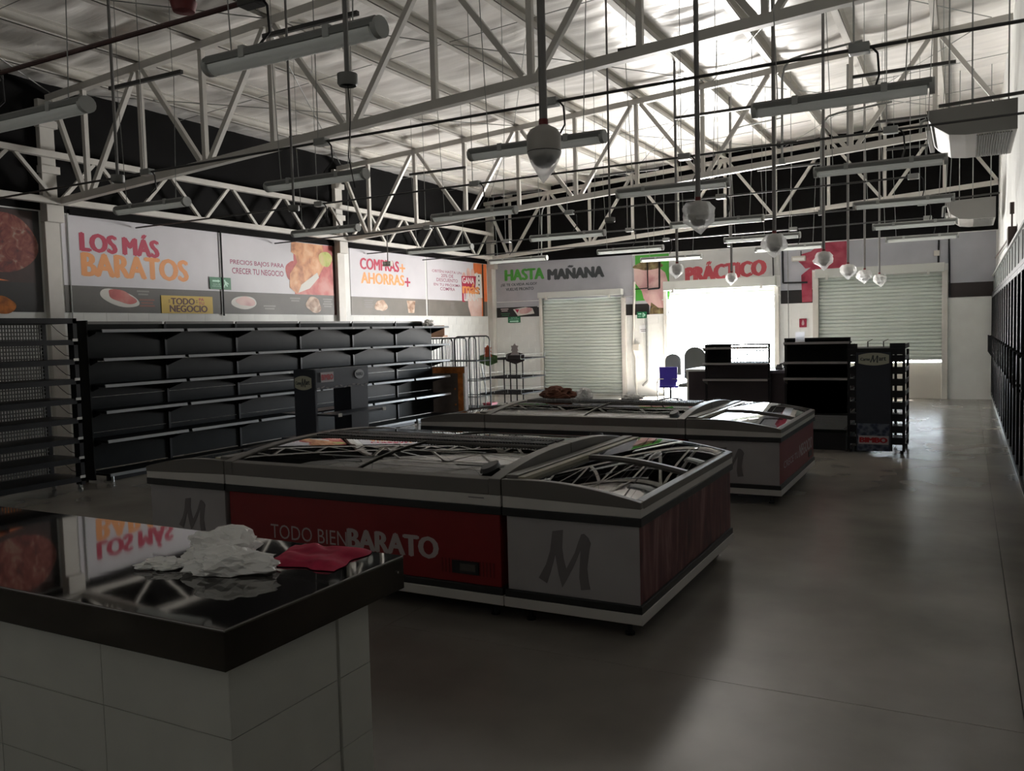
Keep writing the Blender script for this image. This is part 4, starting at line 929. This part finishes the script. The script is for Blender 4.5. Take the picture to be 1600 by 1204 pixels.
# little coil of cable / terminal on the desk
t = thing('card_terminal', 'small dark payment terminal with a coiled cable on the dark checkout desk', 'terminal', (-3.15, 16.6, .921))
M().prism([(0, 0), (.18, 0), (.18, .09), (.02, .03)], lambda a, b_: (-.05, a, b_), lambda a, b_: (.05, a, b_)).build('body', black_metal, t, bevel=.005)
M().path([(.05 + .05 * math.cos(k * .9), .05 + .012 * k, .06 + .05 * math.sin(k * .9)) for k in range(22)], .008, 5).build('coiled_cable', black_metal, t)
# pallet base
t = thing('display_base', 'low black slatted display base on the floor beside the tall bread rack', 'base', (-1.9, 13.2, 0))
x0, x1, y0, y1 = -2.55, -1.44, 12.3, 14.5
ring(M(), x0, x1, y0, y1, .03, .27, .03).build('skirt', black_metal, t, world=True)
ring(M(), x0 - .01, x1 + .01, y0 - .01, y1 + .01, .27, .31, .05).build('rim', black_panel, t, world=True)
gm = mat('grid_grey', (.12, .12, .125), .35)
for i in range(13): y = y0 + .05 + i * (y1 - y0 - .1) / 13; M().box(x0 + .04, x1 - .04, y, y + .05, .285, .30).build('slat', gm, t, world=True)
for i in range(7): x = x0 + .1 + i * .15; M().box(x, x + .03, y0 + .04, y1 - .04, .265, .285).build('bearer', black_metal, t, world=True)
# chairs
t = thing('blue_chair', 'blue plastic chair with chrome tube arms beside the checkout desk', 'chair', (-6.45, 18.5, 0))
cx = aty(1044, 590, 18.5)[0]; t.location = (cx, 18.5, 0)
M().prism([(-.21, .46), (.17, .46), (.21, .60), (.21, .89), (-.21, .89), (-.20, .60)], lambda a, b_: (a, 0, b_), lambda a, b_: (a, .03, b_)).build('backrest', blue_plastic, t, bevel=.012)
M().box(-.22, .22, .02, .46, .42, .46).build('seat', blue_plastic, t, bevel=.015)
for s in (-1, 1):
    M().path([(s * .24, .42, 0), (s * .24, .0, 0), (s * .24, -.04, .08), (s * .24, -.05, .56), (s * .22, -.02, .62), (s * .1, -.02, .62)], .012, 7).build('leg', chrome, t, smooth=50)
    M().tube((s * .24, .42, 0), (s * .24, .42, .44), .012, 7).build('leg', chrome, t)
def office_chair(label, px, Y, w, top):
    cx = aty(px, 560, Y)[0]; t = thing('office_chair', label, 'chair', (cx, Y, 0), group='grey office chairs behind the checkout')
    pts = [(-w, .62), (w, .62)] + [(w * math.cos(a), top - w * .9 + w * .9 * math.sin(a)) for a in [i * math.pi / 10 for i in range(11)]]
    M().prism(pts, lambda a, b_: (a, 0, b_), lambda a, b_: (a, .08, b_)).build('backrest', chair_grey, t, bevel=.02); M().box(-w, w, -.45, .02, .46, .54).build('seat', chair_grey, t, bevel=.03)
    M().tube((0, -.2, .08), (0, -.2, .47), .03, 8).build('column', black_metal, t); M().box(-.03, .03, .0, .06, .44, .64).build('back_stem', black_metal, t)
    for k in range(5): a = k * 2 * math.pi / 5; M().tube((0, -.2, .08), (.28 * math.cos(a), -.2 + .28 * math.sin(a), .05), .02, 6).build('leg', black_metal, t); M().tube((.28 * math.cos(a), -.215 + .28 * math.sin(a), .03), (.28 * math.cos(a), -.185 + .28 * math.sin(a), .03), .03, 8).build('caster', black_metal, t)
office_chair('low grey office chair back just above the blue chair', 1051, 20.0, .20, 1.14)
office_chair('bigger grey office chair seen against the bright window', 1085, 18.6, .24, 1.33)

# ================================================================== COOLER FRONT ON THE RIGHT
t = thing('walk_in_cooler', 'long row of black-framed glass cooler doors along the right wall', 'cooler', (.56, 14, 0))
cx = .50; y = 7.0; dw = .7635
M().box(cx + .02, XR - .002, 6.95, YF - .01, 2.34, 2.72).build('header', mat('header_green', (.30, .33, .31), .25), t, world=True)
M().box(cx - .01, cx + .03, 6.95, YF - .01, 2.30, 2.35).build('top_rail', black_metal, t, world=True); M().box(cx - .01, cx + .03, 6.95, YF - .01, 2.70, 2.73).build('top_rail', galv, t, world=True)
M().box(cx + .01, XR - .002, 6.95, YF - .01, 0, .10).build('plinth', mat('plinth_pale', (.45, .47, .46), .4), t, world=True)
M().box(XR - .02, XR - .004, 6.95, YF - .01, .10, 2.30).build('inner_lining', mat('cooler_inner', (.33, .36, .34), .4), t, world=True)
first = None
while y + dw < YF:
    if first is None:
        d = ring(M(), 0, dw - .02, 0, 2.18, 0, .035, .055)
        d.v = [(-z + .0, x - dw / 2, yy) for x, yy, z in d.v]
        first = (d.mesh('door', black_metal), M().box(-.02, -.014, -dw / 2 + .05, dw / 2 - .07, .05, 2.13).mesh('pane', pane_glass),
                 M().box(-.105, -.08, dw / 2 - .085, dw / 2 - .06, .95, 1.32).mesh('handle', black_metal), M().box(-.10, -.03, dw / 2 - .085, dw / 2 - .06, 1.28, 1.31).mesh('handle_post', black_metal), M().box(-.10, -.03, dw / 2 - .085, dw / 2 - .06, .96, .99).mesh('handle_post', black_metal))
    d = bpy.data.objects.new('door', first[0]); COL.objects.link(d); d.parent = t; d.location = (cx + .02 - t.location[0], y + dw / 2 - t.location[1], .11)
    for nme, me in zip(('pane', 'handle', 'handle_post', 'handle_post'), first[1:]):
        o = bpy.data.objects.new(nme, me); COL.objects.link(o); o.parent = d
    y += dw
hv = M()
for i in range(18):
    yy = 7.4 + i * .77; hv.box(cx + .012, cx + .02, yy, yy + .02, 2.36, 2.69)
hv.build('header_seams', black_metal, t, world=True, kind='stuff')
# brown box with antenna
t = thing('wall_box', 'brown electrical box with an upright tube high on the right wall', 'box', (XR, 13.7, 2.75))
M().box(.49, XR - .001, 13.55, 13.85, 2.74, 3.02).build('body', brown_plastic, t, world=True, bevel=.01); M().tube((.545, 13.7, 3.02), (.545, 13.7, 3.22), .012, 8).build('tube', brown_plastic, t, world=True); M().tube((.545, 13.7, 3.2), (.545, 13.7, 3.36), .028, 8).build('tube_head', brown_plastic, t, world=True)
M().path([(.545, 13.85, 2.95), (.545, 16, 2.98), (.55, 21.4, 3.1)], .014, 6).build('cable', brown_plastic, t, world=True)
# air conditioners
def aircon(label, y0, y1, x0, x1, z0, z1):
    t = thing('air_conditioner', label, 'air conditioner', ((x0 + x1) / 2, (y0 + y1) / 2, z0), group='ceiling air conditioners on the right')
    h = z1 - z0
    pr = [(x1, z1), (x0 - .02, z1 - .02), (x0, z1 - .12), (x0 + .06, z0 + .12), (x0 + .2, z0 + .02), (x0 + .36, z0), (x1, z0)]
    ml = M().prism([(a, b_) for a, b_ in pr], lambda a, b_: (a, y0, b_), lambda a, b_: (a, y1, b_)); ml.build('casing', mat('ac_beige', (.40, .385, .36), .45), t, world=True, bevel=.01)
    M().prism(pr, lambda a, b_: (a, y0 - .012, b_), lambda a, b_: (a, y0, b_)).build('end_plate', mat('ac_grey', (.22, .215, .205), .5), t, world=True)
    g = M(); xa = x0 + (x1 - x0) * .55
    for i in range(14): xx = xa + i * (x1 - .03 - xa) / 14; g.box(xx, xx + .012, y0 + .06, y1 - .06, z0 - .012, z0 + .002)
    g.build('intake_grille', mat('ac_slot', (.15, .15, .14), .5), t, world=True, kind='stuff')
    M().box(x0 - .03, x0 + .02, y0 + .05, y1 - .05, z0 + .10, z0 + .15).build('outlet_flap', MATS['ac_beige'], t, world=True, bevel=.006)
    M().path([(x0 - .02, y0 + .05, z1 - .1), (x0 - .07, y0 + .03, z1 - .12), (x0 - .08, y0 + .03, z0 + .08)], .016, 7).build('pipe', galv, t, world=True)
    for xx in (x0 + .2, x0 + .42, x1 - .08): M().tube((xx, y0 + .08, z1 - .03), (xx, y0 + .08, ztop(xx) + .225), .009, 6).build('hanger_rod', galv, t, world=True)
    M().bar((x0 + .1, y0 + .06, z1 + .03), (x1 + .06, y0 + .06, z1 + .06), .04, .03).build('hanger_bar', dark_strut, t, world=True)
aircon('larger looking beige hanging air conditioner closest to the camera by the right wall', 10.5, 12.0, -.38, .46, 3.74, 4.06)
aircon('beige hanging air conditioner farther along the right wall above the grey poster', 18.0, 19.5, -.33, .46, 3.62, 4.0)

# ================================================================== HANGING TUBE LIGHTS
LIGHTS = dict(a0=(-30, 206, 123, 160), a1=(330, 105, 592, 42), b0=(178, 328, 297, 316), b1=(420, 292, 570, 271), b2=(740, 243, 940, 212), b3=(1178, 172, 1457, 135),
              c0=(456, 365, 562, 356), c1=(680, 341, 803, 327), c2=(960, 306, 1148, 281), c3=(1275, 270, 1478, 247), d0=(641, 394, 735, 384), d1=(832, 373, 943, 363), d2=(1055, 354, 1188, 338), d3=(1335, 322, 1490, 308),
              e0=(768, 409, 852, 402), e1=(937, 394, 1034, 386), e2=(1135, 376, 1248, 366), e3=(1365, 355, 1495, 345), f1=(1006, 407, 1093, 399), f2=(1184, 391, 1283, 382), f3=(1385, 375, 1497, 367))
rows = dict(a='first', b='second', c='third', d='fourth', e='fifth', f='sixth')
colw = ['beside the left wall', 'second from the left wall', 'second from the right wall', 'beside the right wall']
meshes = {}
def tube_light(x, y, z, L, label, sw):
    t = thing('tube_light', label, 'lamp', (x, y, z), group='hanging fluorescent tube lights')
    k = round(L, 2)
    if k not in meshes:
        h = L / 2
        lo = [(.055 * math.cos(a), -.005 + .05 * math.sin(a)) for a in [math.pi + i * math.pi / 8 for i in range(9)]]
        up = [(.06, 0), (.06, .03), (.035, .05), (-.035, .05), (-.06, .03), (-.06, 0)]
        meshes[k] = (M().prism(up, lambda a, b_: (-h, a, b_), lambda a, b_: (h, a, b_)).mesh('housing', light_top), M().prism(lo, lambda a, b_: (-h + .03, a, b_), lambda a, b_: (h - .03, a, b_)).mesh('diffuser', diffuser, 50),
                     M().prism([(.062 * math.cos(a), .055 * math.sin(a)) for a in [i * math.pi / 8 for i in range(16)]], lambda a, b_: (-.016, a, b_), lambda a, b_: (.016, a, b_)).mesh('end_cap', light_body, 50),
                     M().box(-.6, .6, -.02, .02, -.02, .02).mesh('hanger_channel', dark_strut), M().box(-.02, .02, -.064, .064, -.01, .052).mesh('clip', light_body))
    a = meshes[k]
    def put(n, me, loc=(0, 0, 0), sc=None):
        o = bpy.data.objects.new(n, me); COL.objects.link(o); o.parent = t; o.location = loc
        if sc: o.scale = sc
        return o
    put('housing', a[0]); put('diffuser', a[1]); put('end_cap', a[2], (-L / 2, 0, 0)); put('end_cap', a[2], (L / 2, 0, 0)); put('clip', a[4], (-L / 4, 0, 0)); put('clip', a[4], (L / 4, 0, 0))
    zc = 4.72 + RS * (x + 8) * .55
    put('hanger_channel', a[3], (0, 0, zc - z))
    for s in (-1, 1):
        xx = s * L * .36
        M().tube((xx, 0, .05), (xx * 1.15, 0, zc - z), .004, 5).build('hanger_wire', galv, t); M().tube((xx * 1.1, 0, zc - z), (xx * 1.1, 0, ztop(x + xx) + .225 - z), .004, 5).build('hanger_wire', galv, t)
LZ = 3.3
drops = {}
for k, (px0, py0, px1, py1) in LIGHTS.items():
    p = atz(px0, py0, LZ); q = atz(px1, py1, LZ); x, y = (p[0] + q[0]) / 2, (p[1] + q[1]) / 2; L = min(1.36, max(1.14, q[0] - p[0]))
    if k == 'c2': L = 1.26
    tube_light(x, y, LZ, L, f'hanging tube light {colw[int(k[1])]}, {rows[k[0]]} row from the camera', k)
    drops.setdefault(k[0], []).append((x, y, L))
# conduits feeding each row
for r, lst in drops.items():
    y = sum(v[1] for v in lst) / len(lst) + .10; z = 3.63
    t = thing('light_conduit', f'dark electrical conduit above the {rows[r]} row of tube lights from the camera', 'pipe', (-5, y, z), group='conduits above the tube lights')
    xe = XR - .05 if r in 'abc' else -.62
    M().tube((XL + .05, y, z), (xe, y, z + .08 * (xe - XL) / 12.7), .013 if r != 'a' else .016, 7).build('pipe', conduit_dark if r != 'a' else mat('conduit_maroon', (.055, .018, .016), .45), t, world=True, smooth=50)
    for x, yy, L in lst:
        xx = x - L * .35 + (.5 if r != 'a' else 0); zz = z + .08 * (xx - XL) / 12.7
        M().box(xx - .07, xx + .07, y - .045, y + .045, zz - .035, zz + .035).build('junction_box', galv if r != 'a' else dark_strut, t, world=True, bevel=.006)
        M().path([(xx + .08, y, zz), (xx + .12, y, zz - .05), (xx + .13, y, zz - .2), (xx + .10, y - .10, LZ + .05)], .008, 5).build('flex', black_metal, t, world=True)
        M().tube((xx - .04, y, zz), (xx - .04, y, ztop(xx) + .1), .005, 5).build('hanger_wire', galv, t, world=True)
p = aty(287, 10, 3.52)
t = thing('fire_alarm', 'red fire alarm fitting on the dark conduit at the top edge', 'alarm', tuple(p))
M().lathe([(.02, .05), (.06, .05), (.075, .02), (.06, -.03), (0, -.035)], n=16).build('housing', red_part, t, smooth=40); M().box(-.09, .09, -.05, .05, .04, .08).build('mounting_box', red_part, t, bevel=.008)

# ================================================================== HANGING DOME CAMERAS AND SENSORS
def dome(label, x, y, z, dia, seed, ztip=None, bag=1.0):
    t = thing('dome_camera', label, 'camera', (x, y, z), group='dome cameras hanging on poles'); r = dia / 2
    M().tube((0, 0, r * 1.1), (0, 0, ztop(x) + .19 - z), .021, 10).build('pole', conduit_m, t, smooth=50)
    M().tube((0, 0, r * 1.05), (0, 0, r * 1.45), .024, 10).build('collar', red_part, t, smooth=50)
    M().lathe([(.0, r * 1.12), (r * .35, r * 1.1), (r * .8, r * .85), (r, r * .55), (r, -r * .45), (r * .93, -r * .55), (r * .9, -r * .75), (0, -r * .75)], n=24).build('housing', cam_body, t, smooth=35)
    M().lathe([(r * 1.005, -r * .40), (r * 1.005, -r * .45)], n=24).build('seam', freezer_black, t)
    M().lathe([(r * .72, -r * .75)] + [(r * .72 * math.cos(a), -r * .75 - r * .62 * math.sin(a)) for a in [i * math.pi / 12 for i in range(1, 7)]], n=20).build('dome', cam_lens, t, smooth=40)
    rnd = random.Random(seed); ox, oy = rnd.uniform(-.3, .5) * r, rnd.uniform(-.3, .3) * r; wid = 1.06 + .48 * bag
    rr = [1.02, wid * .95, wid, wid * .9, .75, .35, .03]; zz = [.95, .4, -.3, -.8, -1.3, -1.75, -2.05]
    if bag < .5: rr = [1.02, .99, .88, .70, .50, .26, .02]; zz = [-.45, -.6, -.85, -1.2, -1.55, -1.9, -2.2]
    def fb(u, v):
        a = 2 * math.pi * v
        i = min(5, int(u * 6)); f = u * 6 - i; q = rr[i] * (1 - f) + rr[i + 1] * f; h = zz[i] * (1 - f) + zz[i + 1] * f
        n = noise.noise(Vector((math.cos(a) * 1.5 + seed, math.sin(a) * 1.5, u * 3))); n2 = noise.noise(Vector((math.cos(a) * 4, math.sin(a) * 4 + seed, u * 7)))
        q *= 1 + bag * (.36 * n + .20 * n2) * (.4 + u); return (r * q * math.cos(a) + ox * u * u, r * q * math.sin(a) + oy * u * u, r * h)
    M().grid(18, 30, fb).build('plastic_cover', bag_film, t, smooth=40)
ords = ['first and largest', 'second', 'third', 'fourth', 'fifth', 'sixth', 'seventh']
for i, (px, py) in enumerate(((850, 226), (1091, 332), (1210, 378), (1287, 403), (1325, 421), (1351, 429), (1374, 435))):
    p = atz(px, py, 2.70); 
    if p[1] > 20.6: p = aty(px, py, 20.6)
    dome(f'{ords[i]} dome camera from the front in the row nearer the right wall', p[0], p[1], p[2], .175, 3 + i * 2, bag=.3 if i in (0,) else 1.0)
for i, (px, py) in enumerate(((1058, 420), (1143, 433))):
    p = atz(px, py, 2.70); dome(['plastic-covered dome camera hanging over the poultry poster', 'plastic-covered dome camera hanging over the PRÁCTICO poster'][i], p[0], p[1], p[2], .155, 31 + i, bag=.8)
def sensor(label, px, py, z, dia, tail=0):
    p = atz(px, py, z); t = thing('hanging_sensor', label, 'sensor', tuple(p), group='small round sensors on rods'); r = dia / 2
    M().lathe([(0, .03), (r, .03), (r, -.015), (r * .85, -.025), (r * .8, -.01), (0, -.005)], n=18).build('disc', mat('sensor_grey', (.20, .20, .19), .5), t, smooth=40)
    M().lathe([(r * .78, -.012), (0, -.008)], n=18).build('socket', black_metal, t)
    M().tube((0, 0, .03), (0, 0, ztop(p[0]) + .2 - z), .012, 7).build('rod', conduit_m, t, smooth=50)
    if tail: M().path([(0, 0, -.01), (.01, 0, -tail * .3), (-.01, 0, -tail * .7), (.02, 0, -tail)], .003, 4).build('cable', black_metal, t)
sensor('round sensor on a rod in front of the near truss below the long tube light', 543, 126, 2.95, .095, .5)
sensor('round sensor on a rod over the LOS MÁS poster', 184, 280, 3.0, .10)
sensor('round sensor on a rod over the second white column', 459, 326, 3.0, .11)
sensor('round sensor on a rod over the far truss in mid hall', 953, 344, 3.0, .12)
p = aty(606, 412, TY[1]); t = thing('emergency_lamp', 'small pale box lamp hanging on a rod in front of the COMPRAS+ poster', 'lamp', tuple(p))
M().box(-.10, .10, -.05, .05, -.05, .05).build('body', beige, t, bevel=.008); M().tube((0, 0, .05), (0, 0, zbot(p[0]) - p[2] - .04), .012, 7).build('rod', conduit_m, t)
for s in (-.05, .05): M().tube((s, -.05, 0), (s, -.075, 0), .03, 12).build('lamp_head', diffuser, t)
# bent conduits dropping from the roof
for i, (px, pyt, pyb, y) in enumerate(((1222, 92, 250, 12.0), (1140, 200, 380, 17.0), (1283, 180, 330, 14.0), (846, 320, 400, 20.0))):
    a = aty(px, pyt, y); b2 = aty(px, pyb, y)
    t = thing('bent_conduit', ['grey bent conduit hanging over the second tube light row by the right', 'grey bent conduit hanging before the bright window bay', 'grey bent conduit hanging over the half-shut shutter side', 'grey bent conduit hanging near the closed shutter'][i], 'pipe', tuple(b2))
    M().path([(b2[0], y, b2[2]), (a[0], y, a[2] - .25), (a[0] + .03, y, a[2] - .12), (a[0] + .1, y, a[2] - .03), (a[0] + .25, y, a[2]), (a[0] + 1.0, y, a[2] + .06)], .016, 7).build('pipe', galv, t, world=True, smooth=60)
    M().tube((a[0] + .9, y, a[2] + .06), (a[0] + .9, y, ztop(a[0] + .9) + .225), .006, 5).build('hanger_wire', galv, t, world=True)
    M().box(b2[0] - .04, b2[0] + .04, y - .03, y + .03, b2[2] - .06, b2[2] + .02).build('end_box', galv, t, world=True)
